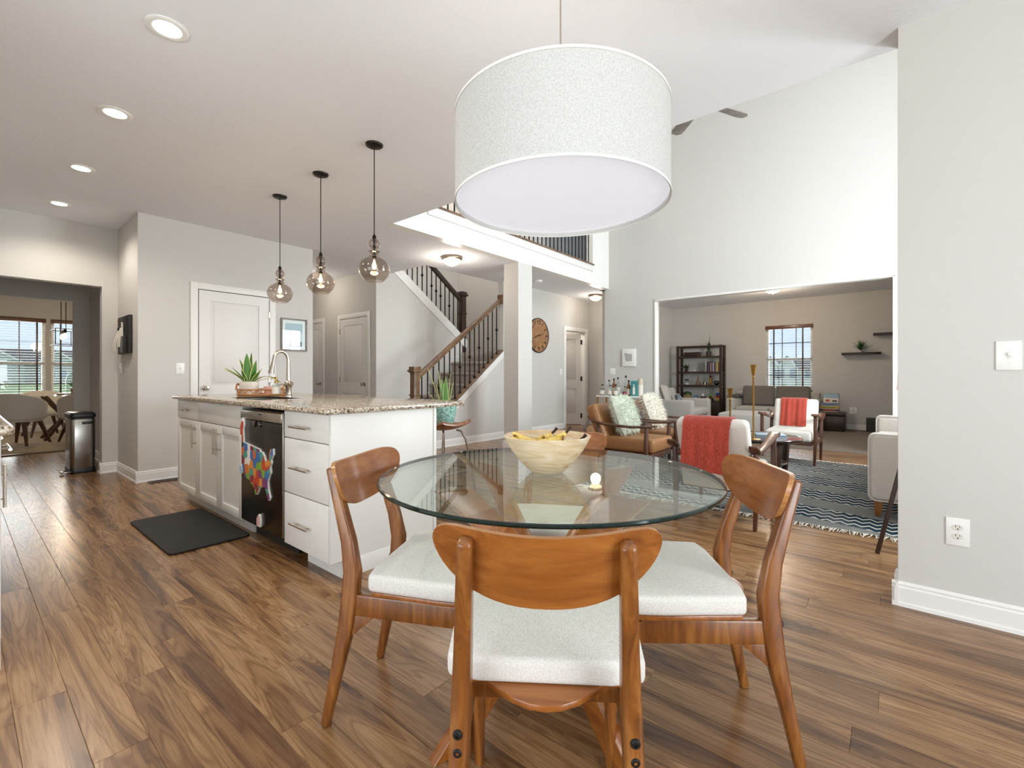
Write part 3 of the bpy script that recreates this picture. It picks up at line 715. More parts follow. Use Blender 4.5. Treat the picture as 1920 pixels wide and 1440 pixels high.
tb = thing('dining_table', 'round glass dining table on crossed wooden legs', 'table', (TC.x, TC.y, 0))
g = MB(); g.lathe([(.001, .743), (.553, .743)], 96, cap=False); g.lathe([(.553, .755), (.001, .755)], 96, cap=False); g.mi = 1
g.lathe([(.553, .743), (.558, .7445), (.560, .749), (.558, .7535), (.553, .755)], 96, cap=False)
part(tb, 'glass_top', g, ['table_glass', 'glass_edge'], smooth=True)
for k, a in enumerate((214, 124, 36, -55)):
    a = R(a + 39.55); d = Vector((cos(a), sin(a), 0)); n_ = Vector((-sin(a), cos(a), 0)) * .03 * (1 if k % 2 else -1)
    p0 = d * .345 + n_; p1 = -d * .44 + n_
    lg_ = MB(); lg_.T = Matrix.Translation(n_) @ Matrix.Rotation(a, 4, 'Z'); lg_.prism([(.285, .737), (.40, .737), (-.34, 0), (-.45, 0)], -.019, .019, 'y'); part(tb, 'leg', lg_, 'chair_ply', bevel=.003)
    part(tb, 'pad', MB().lathe([(.001, 0), (.012, 0), (.012, .0055), (.001, .0055)], 14, (p0.x, p0.y, .7372)), 'nickel', smooth=True)

BC = TC + Vector((0.0, 0.0, TZ))
bw = MB().lathe([(.001, .001), (.045, .001), (.058, .006), (.095, .042), (.125, .082), (.146, .122), (.1485, .126), (.1455, .128), (.139, .122), (.115, .080), (.085, .042), (.05, .016), (.001, .012)], 48)
solo('wooden_bowl', bw, 'bowl_wood', 'pale turned wooden bowl on the glass table', 'bowl', tuple(BC), smooth=True)
m, n, l, b = newmat('banana')
tc = n.new('ShaderNodeTexCoord'); no = n.new('ShaderNodeTexNoise'); no.inputs['Scale'].default_value = 48; no.inputs['Detail'].default_value = 5
l.new(tc.outputs['Object'], no.inputs['Vector']); rr_ = ramp(n, [(0.34, '6b4519'), (0.42, 'd9b653'), (0.6, 'efd27a')]); l.new(no.outputs['Fac'], rr_.inputs[0]); l.new(rr_.outputs[0], b.inputs['Base Color'])
b.inputs['Roughness'].default_value = .5
def banana(label, loc, rz, tilt, L=.19, rad=.019):
    pts = []; rs = []
    for i in range(13):
        t = i / 12; a = (t - .5) * 1.7; pts.append((L * .62 * sin(a), 0, L * .62 * (1 - cos(a)))); rs.append(rad * (min(1, .25 + t * 5) if t < .15 else min(1, .3 + (1 - t) * 4) if t > .82 else 1))
    r = thing('banana', label, 'fruit', loc, rz, 'bananas in the wooden bowl')
    part(r, 'peel', MB().tube(pts, rs, 7), 'banana', smooth=True)
    e = Vector(pts[-1]); dr = (Vector(pts[-1]) - Vector(pts[-2])).normalized()
    part(r, 'stem', MB().tube([e - dr * .004, e + dr * .012, e + dr * .024 + Vector((0, 0, .004))], [.006, .0045, .006], 6), 'soil')
    r.rotation_euler = (tilt, 0, rz)
banana('spotted banana lying in front in the wooden bowl', (BC.x + .0, BC.y - .045, BC.z + .099), R(36), R(-12))
banana('spotted banana leaning up the left side of the bowl', (BC.x - .055, BC.y - .03, BC.z + .09), R(75), R(25))
banana('spotted banana at the back of the wooden bowl', (BC.x + .01, BC.y + .03, BC.z + .072), R(40), R(20))

# drum pendant over the table
DP = (-0.882, 1.330)
dp = thing('drum_pendant', 'large white linen drum pendant hanging over the glass table', 'pendant lamp', (DP[0], DP[1], 2.74))
ra_, zb_, zt_ = .36, 1.674 - 2.74, 1.962 - 2.74
sh = MB().lathe([(ra_ - .003, zb_), (ra_, zb_), (ra_, zt_), (ra_ - .003, zt_), (ra_ - .003, zb_)], 96, cap=False)
part(dp, 'shade', sh, 'shade_linen', smooth=True)
for z in (zb_, zt_): part(dp, 'rim_band', MB().lathe([(ra_ + .0005, z - .004), (ra_ + .0022, z - .004), (ra_ + .0022, z + .004), (ra_ + .0005, z + .004), (ra_ + .0005, z - .004)], 96, cap=False), 'plastic_white', smooth=True)
m, n, l, b = newmat('diffuser'); b.inputs['Base Color'].default_value = hexc('f1f1f3'); b.inputs['Roughness'].default_value = .5; b.inputs['Emission Color'].default_value = hexc('dfe6fa'); b.inputs['Emission Strength'].default_value = .42
part(dp, 'diffuser', MB().lathe([(.001, zb_ + .012), (ra_ - .004, zb_ + .012), (ra_ - .004, zb_ + .018), (.001, zb_ + .018)], 96), 'diffuser')
part(dp, 'cord', MB().tube([(0, 0, zt_ - .04), (0, 0, -.02)], .0028, 8), 'nickel')
part(dp, 'spider', MB().tube([(-ra_ + .003, 0, zt_ - .03), (ra_ - .003, 0, zt_ - .03)], .003, 6).tube([(0, -ra_ + .003, zt_ - .03), (0, ra_ - .003, zt_ - .03)], .003, 6), 'nickel')
part(dp, 'canopy', MB().lathe([(.001, -.022), (.055, -.022), (.06, 0), (.001, 0)], 24), 'nickel', smooth=True)
lamp(dp, (0, 0, zb_ + .15), 5, size=.06)

# ================================================================== KITCHEN CEILING LIGHTS
for i, (x, y) in enumerate(((-2.665, .65), (-3.777, .65), (-4.986, .65), (-6.172, .65))):
    t_ = thing('recessed_light', ('large recessed ceiling light closest to the camera', 'second recessed ceiling light from the camera', 'third recessed ceiling light from the camera', 'recessed ceiling light nearest the kitchen end wall')[i], 'ceiling light', (x, y, 2.74), group='recessed kitchen ceiling lights')
    part(t_, 'trim_ring', MB().lathe([(.057, -.002), (.058, -.006), (.075, -.010), (.086, -.004), (.086, -.0005), (.057, -.0005)], 40), 'plastic_white', smooth=True)
    part(t_, 'lens', MB().lathe([(.001, -.006), (.056, -.004), (.056, -.0008), (.001, -.0008)], 32), 'lens_glow')
    lamp(t_, (0, 0, -.05), 26, (1, .91, .80), .07, 'SPOT', R(155))

pend = None
for i, x in enumerate((-2.864, -3.62, -4.361)):
    lab = ('smoked glass pendant nearest the table over the island', 'middle smoked glass pendant over the island', 'smoked glass pendant farthest from the table')[i]
    if pend is None:
        pend = thing('pendant_light', lab, 'pendant lamp', (x, 1.92, 2.74), group='smoked glass pendants over the island')
        part(pend, 'canopy', MB().lathe([(.001, -.020), (.04, -.020), (.058, -.012), (.062, 0), (.001, 0)], 28), 'bronze', smooth=True)
        for a in (-.03, .03): part(pend, 'canopy_screw', MB().ball((a, 0, -.02), .005, 8, 6), 'bronze')
        part(pend, 'cord', MB().tube([(0, 0, -.018), (0, 0, -.66)], .0035, 8), 'bronze')
        part(pend, 'cap', MB().lathe([(.001, -.645), (.007, -.645), (.016, -.665), (.012, -.672), (.001, -.672)], 14), 'bronze', smooth=True)
        G = [(.010, -.670), (.030, -.684), (.040, -.710), (.034, -.735), (.020, -.752), (.020, -.757), (.041, -.765), (.043, -.770), (.028, -.778), (.034, -.790), (.038, -.800), (.036, -.806), (.060, -.816), (.092, -.842), (.109, -.880), (.108, -.912), (.092, -.948), (.064, -.978)]
        part(pend, 'glass_shade', MB().lathe(G + [(r_ - .0025, z_) for r_, z_ in reversed(G)], 40, cap=False), 'smoke_glass', smooth=True)
        part(pend, 'socket', MB().lathe([(.001, -.672), (.010, -.672), (.010, -.79), (.016, -.795), (.016, -.815), (.001, -.815)], 14), 'bronze', smooth=True)
        bu = part(pend, 'bulb', MB().lathe([(.001, -.815), (.012, -.816), (.016, -.835), (.022, -.868), (.019, -.892), (.001, -.902)], 18), 'bottle_glass', smooth=True)
        part(bu, 'filament', MB().lathe([(.001, -.822), (.007, -.84), (.012, -.868), (.008, -.888), (.001, -.896)], 10), 'filament', smooth=True)
        lamp(pend, (0, 0, -.862), 3.2, (1, .74, .48), .03)
    else: copytree(pend, lab, (x, 1.92, 2.74))

# ================================================================== ISLAND
FY = 1.25       # front plane of doors and drawers
def bar_handle(parent, p, L, ax):
    """bar pull centred at p on a -y facing front"""
    d = Vector((1, 0, 0)) if ax == 'x' else Vector((0, 0, 1)); p = Vector(p)
    h = MB().tube([p - d * L / 2 + Vector((0, -.032, 0)), p + d * L / 2 + Vector((0, -.032, 0))], .006, 10)
    for s_ in (-1, 1): h.tube([p + d * s_ * L * .3, p + d * s_ * L * .3 + Vector((0, -.032, 0))], .0045, 8)
    return part(parent, 'handle', h, 'nickel', smooth=True)
def shaker(parent, name, x0, x1, z0, z1, frame=.055):
    f = MB().box(x0, FY, z0, x0 + frame, FY + .02, z1).box(x1 - frame, FY, z0, x1, FY + .02, z1).box(x0 + frame, FY, z0, x1 - frame, FY + .02, z0 + frame).box(x0 + frame, FY, z1 - frame, x1 - frame, FY + .02, z1)
    o = part(parent, name, f, 'cabinet', bevel=.0015)
    part(o, 'panel', MB().box(x0 + frame - .004, FY + .011, z0 + frame - .004, x1 - frame + .004, FY + .017, z1 - frame + .004), 'cabinet')
    return o
def slab(parent, name, x0, x1, z0, z1): return part(parent, name, MB().box(x0, FY, z0, x1, FY + .02, z1), 'cabinet', bevel=.0025)
XA, XB, XC, XD, XE, XF = -4.82, -4.30, -3.83, -3.41, -2.785, -2.255
GP = .002
u = thing('island_cabinet', 'white narrow island cabinet at the far left end', 'cabinet', (0, 0, 0), group='white island cabinets')
part(u, 'body', MB().box(XA, FY + .021, .1, XB - .002, 1.93, .882), 'cabinet'); part(u, 'toe_kick', MB().box(XA, FY + .075, 0, XB - .002, 1.93, .099), 'cabinet')
d_ = slab(u, 'drawer', XA + GP, XB - GP, .725, .878); bar_handle(d_, ((XA + XB) / 2, FY, .80), .13, 'x')
d_ = shaker(u, 'door', XA + GP, XB - GP, .105, .719); bar_handle(d_, (XB - .035, FY, .60), .19, 'z')
u = thing('island_cabinet', 'white two door sink cabinet left of the dishwasher', 'cabinet', (0, 0, 0), group='white island cabinets')
part(u, 'body', MB().box(XB, FY + .021, .1, XD - .002, 1.93, .70).box(XB, FY + .021, .70, XB + .02, 1.93, .882).box(XD - .022, FY + .021, .70, XD - .002, 1.93, .882).box(XB + .02, FY + .021, .70, XD - .022, FY + .04, .882), 'cabinet'); part(u, 'toe_kick', MB().box(XB, FY + .075, 0, XD - .002, 1.93, .099), 'cabinet')
slab(u, 'false_drawer', XB + GP, XD - GP, .725, .878)
d_ = shaker(u, 'door', XB + GP, XC - GP, .105, .719); bar_handle(d_, (XC - .03, FY, .60), .19, 'z')
d_ = shaker(u, 'door', XC + GP, XD - GP, .105, .719); bar_handle(d_, (XC + .03, FY, .60), .19, 'z')
u = thing('dishwasher', 'dark stainless dishwasher with map magnet in the island', 'dishwasher', (0, 0, 0))
part(u, 'body', MB().box(XD + .003, FY + .03, .1, XE - .003, 1.85, .862), 'slot_dark')
part(u, 'door_panel', MB().box(XD + .004, FY - .006, .118, XE - .016, FY + .029, .795), 'dark_steel', bevel=.004)
part(u, 'door_edge', MB().box(XE - .0155, FY - .006, .118, XE - .004, FY + .029, .862), 'steel', bevel=.002)
cp = part(u, 'control_panel', MB().prism([(FY - .012, .80), (FY + .029, .798), (FY + .029, .862), (FY + .004, .862), (FY - .010, .855)], XD + .004, XE - .016, 'x'), 'nickel', bevel=.002)
part(cp, 'badge', MB().box(XD + .29, FY - .0135, .835, XD + .335, FY - .008, .842), 'slot_dark')
part(u, 'kick_plate', MB().box(XD + .004, FY + .09, .0, XE - .004, FY + .10, .10), 'slot_dark')
u = thing('island_cabinet', 'white three drawer cabinet at the near island corner', 'cabinet', (0, 0, 0), group='white island cabinets')
part(u, 'body', MB().box(XE, FY + .021, .1, XF - .022, 1.93, .882), 'cabinet'); part(u, 'toe_kick', MB().box(XE + .14, FY + .075, 0, XF - .022, 1.93, .099), 'cabinet')
for z0, z1, hz in ((.726, .878, .795), (.405, .720, .562), (.10, .399, .243)):
    d_ = slab(u, 'drawer', XE + .004, XF - .022, z0, z1); bar_handle(d_, (-2.552, FY, hz), .205, 'x')
pn = MB().box(XF - .021, FY + .002, .1, XF, 1.965, .882).box(XF - .021, FY + .075, 0, XF, 1.965, .1)
u = thing('end_panel', 'plain white end panel of the island facing the table', 'panel', (0, 0, 0))
part(u, 'board', pn, 'cabinet', bevel=.002); part(u, 'corner_strip', MB().box(XF + .0005, 1.945, .0, XF + .006, 1.966, .882), 'cabinet', bevel=.001)
part(u, 'back_board', MB().box(XA, 1.935, 0, XF - .0215, 1.965, .882), 'cabinet')
# granite top with sink cut-out
CX0, CX1, CY0, CY1, S0, S1, T0, T1 = -4.87, -2.225, 1.215, 2.215, -3.98, -3.45, 1.37, 1.68
def rr(x0, x1, y0, y1, r_):
    p = []
    for cx_, cy_, a0 in ((x1 - r_, y1 - r_, 0), (x0 + r_, y1 - r_, 90), (x0 + r_, y0 + r_, 180), (x1 - r_, y0 + r_, 270)):
        for i in range(7): a = R(a0 + 15 * i); p.append((cx_ + r_ * cos(a), cy_ + r_ * sin(a)))
    return p
ct = MB(); ct.prism(rr(CX0, CX1, CY0, CY1, .035), .884, .914)
top = solo('island_countertop', ct, 'granite', 'speckled beige granite top of the island', 'countertop', bevel=.009, seg=3)
bmx = bmesh.new(); bmx.from_mesh(top.data)
for co, no_ in (((S0, 0, 0), (1, 0, 0)), ((S1, 0, 0), (1, 0, 0)), ((0, T0, 0), (0, 1, 0)), ((0, T1, 0), (0, 1, 0))):
    bmesh.ops.bisect_plane(bmx, geom=bmx.verts[:] + bmx.edges[:] + bmx.faces[:], plane_co=co, plane_no=no_)
kill = [f for f in bmx.faces if S0 < f.calc_center_median().x < S1 and T0 < f.calc_center_median().y < T1 and abs(f.normal.z) > .9]
bmesh.ops.delete(bmx, geom=kill, context='FACES'); bmx.to_mesh(top.data); bmx.free()
sk = MB(); sk.sheet(lambda u_, v_: (S0 + (S1 - S0) * u_, T0 + (T1 - T0) * v_, .72), 2, 2, .002)
for a in ((S0, T0, S1, T0 + .003), (S0, T1 - .003, S1, T1), (S0, T0, S0 + .003, T1), (S1 - .003, T0, S1, T1)): sk.box(a[0], a[1], .72, a[2], a[3], .906)
solo('sink', sk, 'steel', 'stainless sink let into the island top', 'sink')

# faucet, dispenser, tray, plant, candle
fc = thing('faucet', 'tall brushed nickel gooseneck faucet on the island', 'faucet', (-3.93, 1.80, .914))
part(fc, 'base', MB().lathe([(.001, 0), (.030, 0), (.030, .006), (.024, .012), (.024, .07), (.032, .085), (.034, .10), (.028, .118), (.018, .13), (.001, .13)], 24), 'nickel', smooth=True)
arc = [(0, 0, .12), (0, 0, .20), (0, 0, .28)] + [(0, -.062 + .062 * cos(a), .29 + .085 * sin(a)) for a in [pi * i / 10 for i in range(1, 9)]] + [(0, -.125, .275)]
part(fc, 'spout', MB().tube(arc, [.017, .015, .0135] + [.013] * 9, 14), 'nickel', smooth=True)
part(fc, 'spray_head', MB().tube([(0, -.123, .285), (0, -.130, .25), (0, -.138, .215), (0, -.141, .19)], [.0135, .016, .021, .023], 16), 'nickel', smooth=True)
part(fc, 'handle', MB().tube([(.02, 0, .10), (.055, -.005, .102), (.075, -.008, .098)], [.02, .022, .008], 12).tube([(.05, 0, .105), (.03, -.07, .10), (.02, -.105, .092)], [.008, .007, .005], 8), 'nickel', smooth=True)
sd = thing('soap_dispenser', 'clear glass soap dispenser with gold pump beside the faucet', 'dispenser', (-4.01, 1.735, .914))
part(sd, 'bottle', MB().lathe([(.001, 0), (.03, 0), (.033, .01), (.033, .085), (.024, .105), (.014, .112), (.001, .112)], 20), 'bottle_glass', smooth=True)
part(sd, 'label', MB().lathe([(.0335, .02), (.0335, .08)], 20, cap=False), 'paper', smooth=True)
part(sd, 'pump', MB().lathe([(.001, .112), (.016, .112), (.016, .125), (.006, .13), (.006, .15), (.012, .152), (.012, .160), (.001, .162)], 14).tube([(0, 0, .156), (.0, -.035, .154), (0, -.04, .148)], .004, 6), 'brass', smooth=True)
TR = (-4.26, 1.72, .914); trz = R(39)
ty = thing('rattan_tray', 'oval rattan tray with loop handles on the island', 'tray', TR, trz)
el = lambda k, rx, ry, z: [(rx * cos(2 * pi * i / k), ry * sin(2 * pi * i / k), z) for i in range(k)]
part(ty, 'base', MB().prism([(p[0], p[1]) for p in el(32, .2, .12, 0)], 0.0, .008), 'rattan')
part(ty, 'rim', MB().tube(el(40, .205, .125, .052), .006, 6, closed=True).tube(el(40, .204, .124, .008), .006, 6, closed=True), 'rattan', smooth=True)
for i in range(16):
    a = 2 * pi * i / 16; b2 = a + 2 * pi / 16 * .96
    part(ty, 'loop', MB().tube([(.204 * cos(a + (b2 - a) * t), .124 * sin(a + (b2 - a) * t), .01 + .038 * sin(pi * t) ** .6) for t in [k / 8 for k in range(9)]], .0035, 5), 'rattan', smooth=True)
for s_ in (-1, 1): part(ty, 'handle', MB().tube([(s_ * (.198 + .012 * sin(t * pi)), -.045 + .09 * t, .05 + .05 * sin(pi * t)) for t in [k / 10 for k in range(11)]], .0075, 7), 'rattan', smooth=True)
def leaf(root, base, d, L, w, lean, bend=0.0, mats=('leaf_green', 'leaf_edge'), name='leaf', twist=0.0):
    """strap leaf with a pale edge; d = azimuth, lean from vertical (rad), bend = extra lean to the tip"""
    n_ = 8; vs = []; fs = []; mi = []; p = Vector(base); a = lean; side = Vector((-sin(d + twist), cos(d + twist), 0))
    prof = [.55, .8, .95, 1, .98, .88, .68, .4, .03]; cs = (-1, -.86, 0, .86, 1)
    for i in range(n_ + 1):
        t = i / n_; fwd = Vector((cos(d) * sin(a), sin(d) * sin(a), cos(a))); nrm = fwd.cross(side).normalized(); wv = w / 2 * prof[i]
        for s_ in (-.0012, .0012):
            for c_ in cs: vs.append(tuple(p + side * wv * c_ + nrm * (s_ + (abs(c_) ** 2) * wv * .22)))
        p = p + fwd * L / n_; a += bend / n_
    for i in range(n_):
        for k in range(4):
            o = i * 10 + k; e = 1 if k in (0, 3) else 0
            fs += [(o, o + 1, o + 11, o + 10), (o + 5, o + 15, o + 16, o + 6)]; mi += [e, e]
        for k in (0, 4):
            o = i * 10 + k; fs.append((o, o + 5, o + 15, o + 10)); mi.append(1)
    mb = MB(); mb.v = vs; mb.f = fs; mb.m = mi
    return part(root, name, mb, list(mats), smooth=True)
sp_ = thing('snake_plant', 'small potted snake plant standing on the rattan tray', 'plant', (TR[0] - .085, TR[1] - .07, TR[2] + .008), trz)
part(sp_, 'pot', MB().lathe([(.001, 0), (.07, 0), (.074, .006), (.076, .11), (.07, .112), (.069, .095), (.001, .093)], 28), 'ceramic_white', smooth=True)
part(sp_, 'soil', MB().lathe([(.001, .09), (.069, .094), (.069, .097), (.001, .1)], 20), 'soil')
for d, L, w, le, be in ((1.6, .25, .055, .06, 0), (-1.4, .24, .06, .10, 0), (2.9, .21, .06, .30, .1), (-.2, .19, .05, .22, 0), (3.0, .24, .03, .85, .35), (3.3, .20, .028, .7, .5), (2.8, .27, .035, 1.0, .3), (-.1, .13, .045, .55, .1), (.5, .14, .03, .5, 0), (-.35, .33, .02, .95, 1.35), (.1, .24, .022, 1.0, 1.2), (-2.0, .12, .04, .35, 0), (3.4, .17, .02, .5, .4)):
    leaf(sp_, (cos(d) * .025, sin(d) * .025, .09), d, L * 1.12, w * 1.1, le, be, twist=.5 * sin(d * 3))
cd = thing('candle', 'pink candle jar on the rattan tray', 'candle', (TR[0] + .055, TR[1] + .045, TR[2] + .008), trz)
part(cd, 'jar', MB().lathe([(.001, 0), (.046, 0), (.048, .004), (.048, .07), (.044, .072), (.043, .02), (.001, .02)], 24), 'candle_pink', smooth=True)
part(cd, 'wax', MB().lathe([(.001, .021), (.0425, .021), (.0425, .058), (.001, .058)], 20), 'ceramic_white')

# ================================================================== MAGNETS ON THE DISHWASHER
US = [(0, .86), (.05, .88), (.06, .97), (.35, .93), (.58, .90), (.60, .86), (.66, .86), (.72, .80), (.76, .72), (.74, .66), (.80, .70), (.88, .76), (.93, .95), (.99, .97), (1.0, .86), (.93, .76), (.94, .70), (.90, .62), (.92, .52), (.86, .42), (.83, .33), (.85, .20), (.90, .06), (.87, .0), (.82, .14), (.77, .23), (.66, .20), (.60, .22), (.52, .08), (.48, .02), (.44, .12), (.38, .20), (.33, .20), (.27, .27), (.17, .28), (.08, .38), (.02, .52), (.02, .68)]
mcols = ['c4472c', 'd98a3d', '7ea23a', '8a2f3f', '3f6fb0', '7a3c6e', 'd06a2e', '4d9a8a']
for i, h_ in enumerate(mcols): plain('map_%d' % i, h_, .4)
plain('magnet_white', 'ece8e0', .5)
plain('magnet_blue', 'a9cbe0', .4)
mg = thing('map_magnet', 'colourful jigsaw map magnet on the dishwasher door', 'magnet', (-3.36, FY - .006, .318))
US = [(x * .47, z * .335) for x, z in US]
part(mg, 'base', MB().prism(US, -.012, 0, 'y'), 'magnet_white')
rs = random.Random(11); seeds = []
for ix in range(10):
    for iz in range(6):
        seeds.append((.02 + ix * .047 + rs.uniform(-.014, .014), .04 + iz * .055 + rs.uniform(-.016, .016)))
seeds += [(.445, .30), (.41, .03), (.225, .03), (.40, .22), (.375, .25), (.42, .19)]
for i, s_ in enumerate(seeds):
    bmx = bmesh.new(); fv = [bmx.verts.new((x, 0, z)) for x, z in US]; bmx.faces.new(fv)
    for j, q in enumerate(seeds):
        if j == i or (q[0] - s_[0]) ** 2 + (q[1] - s_[1]) ** 2 > .045: continue
        mid = ((s_[0] + q[0]) / 2, 0, (s_[1] + q[1]) / 2); dr = Vector((q[0] - s_[0], 0, q[1] - s_[1])).normalized()
        bmesh.ops.bisect_plane(bmx, geom=bmx.verts[:] + bmx.edges[:] + bmx.faces[:], plane_co=Vector(mid) - dr * .0012, plane_no=dr, clear_outer=True)
        if not bmx.faces: break
    if bmx.faces and sum(f.calc_area() for f in bmx.faces) > 1e-4:
        bmesh.ops.translate(bmx, verts=bmx.verts, vec=(0, -.0125, 0))
        ex = bmesh.ops.extrude_face_region(bmx, geom=bmx.faces[:]); bmesh.ops.translate(bmx, verts=[v for v in ex['geom'] if isinstance(v, bmesh.types.BMVert)], vec=(0, -.004, 0))
        bmesh.ops.recalc_face_normals(bmx, faces=bmx.faces)
        me = bpy.data.meshes.new('map_piece'); bmx.to_mesh(me); me.materials.append(MATS['map_%d' % (rs.randrange(8))]); link('map_piece', me, mg)
    bmx.free()
def magnet(label, outline, x, z, mats):
    t_ = thing('magnet', label, 'magnet', (x, FY - .006, z)); part(t_, 'base', MB().prism(outline, -.011, 0, 'y'), mats[0], bevel=.001)
    part(t_, 'face', MB().prism([(a * .82 + .002, c * .82 + .008) for a, c in outline], -.013, -.0112, 'y'), mats[1])
magnet('red mitten shaped magnet high on the dishwasher', [(0, .05), (.0, .12), (.03, .165), (.055, .16), (.06, .12), (.045, .09), (.055, .0), (.035, .0), (.03, .05)], -3.39, .64, ('magnet_white', 'map_0'))
magnet('small pink magnet low on the dishwasher', [(0, 0), (.05, 0), (.06, .03), (.05, .075), (.03, .08), (.0, .05)], -3.13, .128, ('magnet_white', 'candle_pink'))
magnet('pale blue oval magnet at the dishwasher edge', [(.018 + .018 * cos(a), .035 + .035 * sin(a)) for a in [2 * pi * i / 16 for i in range(16)]], -3.404, .42, ('magnet_white', 'magnet_blue'))
magnet('silver triangle magnet under the dishwasher controls', [(0, .04), (.045, .04), (.022, 0)], -3.2, .755, ('steel', 'nickel'))
magnet('silver ring magnet under the dishwasher controls', [(.014 + .014 * cos(a), .018 + .018 * sin(a)) for a in [2 * pi * i / 14 for i in range(14)]], -3.12, .757, ('steel', 'slot_dark'))

# ================================================================== KITCHEN REST
mt = MB().prism(rr(-4.33, -3.345, .825, 1.285, .035), 0.0015, .016)
solo('floor_mat', mt, 'mat_black', 'black anti-fatigue mat on the floor before the island', 'mat', bevel=.007, seg=2)
vn = thing('floor_vent', 'brown slotted floor register beside the pantry wall', 'vent', (-5.80, 1.42, 0.0015))
part(vn, 'frame', MB().box(-.055, -.16, 0, -.042, .16, .006).box(.042, -.16, 0, .055, .16, .006).box(-.042, -.16, 0, .042, -.148, .006).box(-.042, .148, 0, .042, .16, .006).box(-.042, -.148, 0, .042, .148, .001), 'newel_dark')
for i in range(15): part(vn, 'slat', MB().box(-.042, -.14 + i * .02 - .003, .001, .042, -.14 + i * .02 + .003, .005), 'newel_dark')
# near-left kitchen run, seen at the very edge of the picture
lk = thing('base_cabinet', 'white kitchen base cabinet cut off by the left picture edge', 'cabinet', (0, 0, 0))
part(lk, 'body', MB().box(-5.2, -.50, .1, -2.56, .095, .872), 'cabinet'); part(lk, 'toe_kick', MB().box(-5.2, -.50, 0, -2.56, .04, .099), 'cabinet'); part(lk, 'side_panel', MB().box(-2.558, -.50, 0, -2.54, .112, .872), 'cabinet', bevel=.002)
for i in range(5):
    x1 = -2.56 - i * .528; x0 = x1 - .524
    for z0, z1, nm in ((.725, .868, 'drawer'), (.105, .72, 'door')):
        d_ = part(lk, nm, MB().box(x0, .096, z0, x1 - .004, .114, z1), 'cabinet', bevel=.002)
        if nm == 'drawer': h_ = MB().tube([((x0 + x1) / 2 - .1, .146, .79), ((x0 + x1) / 2 + .1, .146, .79)], .006, 8).tube([((x0 + x1) / 2 - .06, .114, .79), ((x0 + x1) / 2 - .06, .146, .79)], .0045, 6).tube([((x0 + x1) / 2 + .06, .114, .79), ((x0 + x1) / 2 + .06, .146, .79)], .0045, 6)
        else: h_ = MB().tube([(x0 + .04, .146, .50), (x0 + .04, .146, .69)], .006, 8).tube([(x0 + .04, .114, .54), (x0 + .04, .146, .54)], .0045, 6).tube([(x0 + .04, .114, .65), (x0 + .04, .146, .65)], .0045, 6)
        part(d_, 'handle', h_, 'nickel', smooth=True)
lc = MB().prism(rr(-5.2, -2.42, -.51, .142, .03), .873, .905)
solo('kitchen_countertop', lc, 'granite', 'granite worktop corner at the left picture edge', 'countertop', bevel=.009, seg=3)
# step bin
bn = thing('trash_can', 'slim stainless step bin standing in the passage opening', 'trash can', (-7.16, .925, 0))
part(bn, 'body', MB().prism(rr(-.20, .20, -.105, .105, .04), .055, .60), 'steel', bevel=.003)
part(bn, 'base', MB().prism(rr(-.205, .205, -.11, .11, .04), 0.0, .054), 'plastic_black', bevel=.004)
part(bn, 'lid', MB().prism(rr(-.205, .205, -.11, .11, .04), .615, .66).prism(rr(-.19, .19, -.10, .10, .04), .66, .672), 'plastic_black', bevel=.006)
part(bn, 'collar', MB().prism(rr(-.195, .195, -.10, .10, .04), .598, .617), 'plastic_black')
part(bn, 'pocket', MB().box(.2005, -.01, .545, .204, .09, .575), 'plastic_black', bevel=.001)
part(bn, 'pedal', MB().tube([(.10, -.10, .03), (.10, -.17, .03), (.22, -.17, .03), (.22, -.10, .03)], .008, 8).box(.10, -.185, .02, .22, -.155, .04), 'steel', bevel=.003)
# memo board with papers on the pantry side wall
mbd = thing('memo_board', 'black memo board with papers and pens on the narrow side wall', 'board', (-6.35, 1.19, 1.52))
part(mbd, 'panel', MB().box(-.25, -.032, -.20, .25, -.002, .20), 'black_panel', bevel=.003)
part(mbd, 'pen_holder', MB().box(.03, -.06, -.19, .13, -.033, -.02), 'charcoal_fabric', bevel=.003)
part(mbd, 'pen', MB().tube([(.06, -.045, -.04), (.055, -.05, .13)], .008, 8), 'paper')
for i, (x, z, h_, k) in enumerate(((-.22, .06, .24, .05), (-.10, .08, .21, .03))):
    part(mbd, 'paper', MB().sheet(lambda u_, v_, x=x, z=z, h_=h_, k=k: (x + .15 * u_, -.036 - .005 - k * sin(v_ * pi / 2) * .9, z - h_ * v_), 3, 8, .004), 'paper', smooth=True)
part(mbd, 'clip', MB().box(-.17, -.05, .055, -.13, -.034, .085), 'iron')
for x, z in ((-.2, .165), (-.2, .14)): part(mbd, 'pin', MB().ball((x, -.036, z), .009, 10, 6), 'brass')

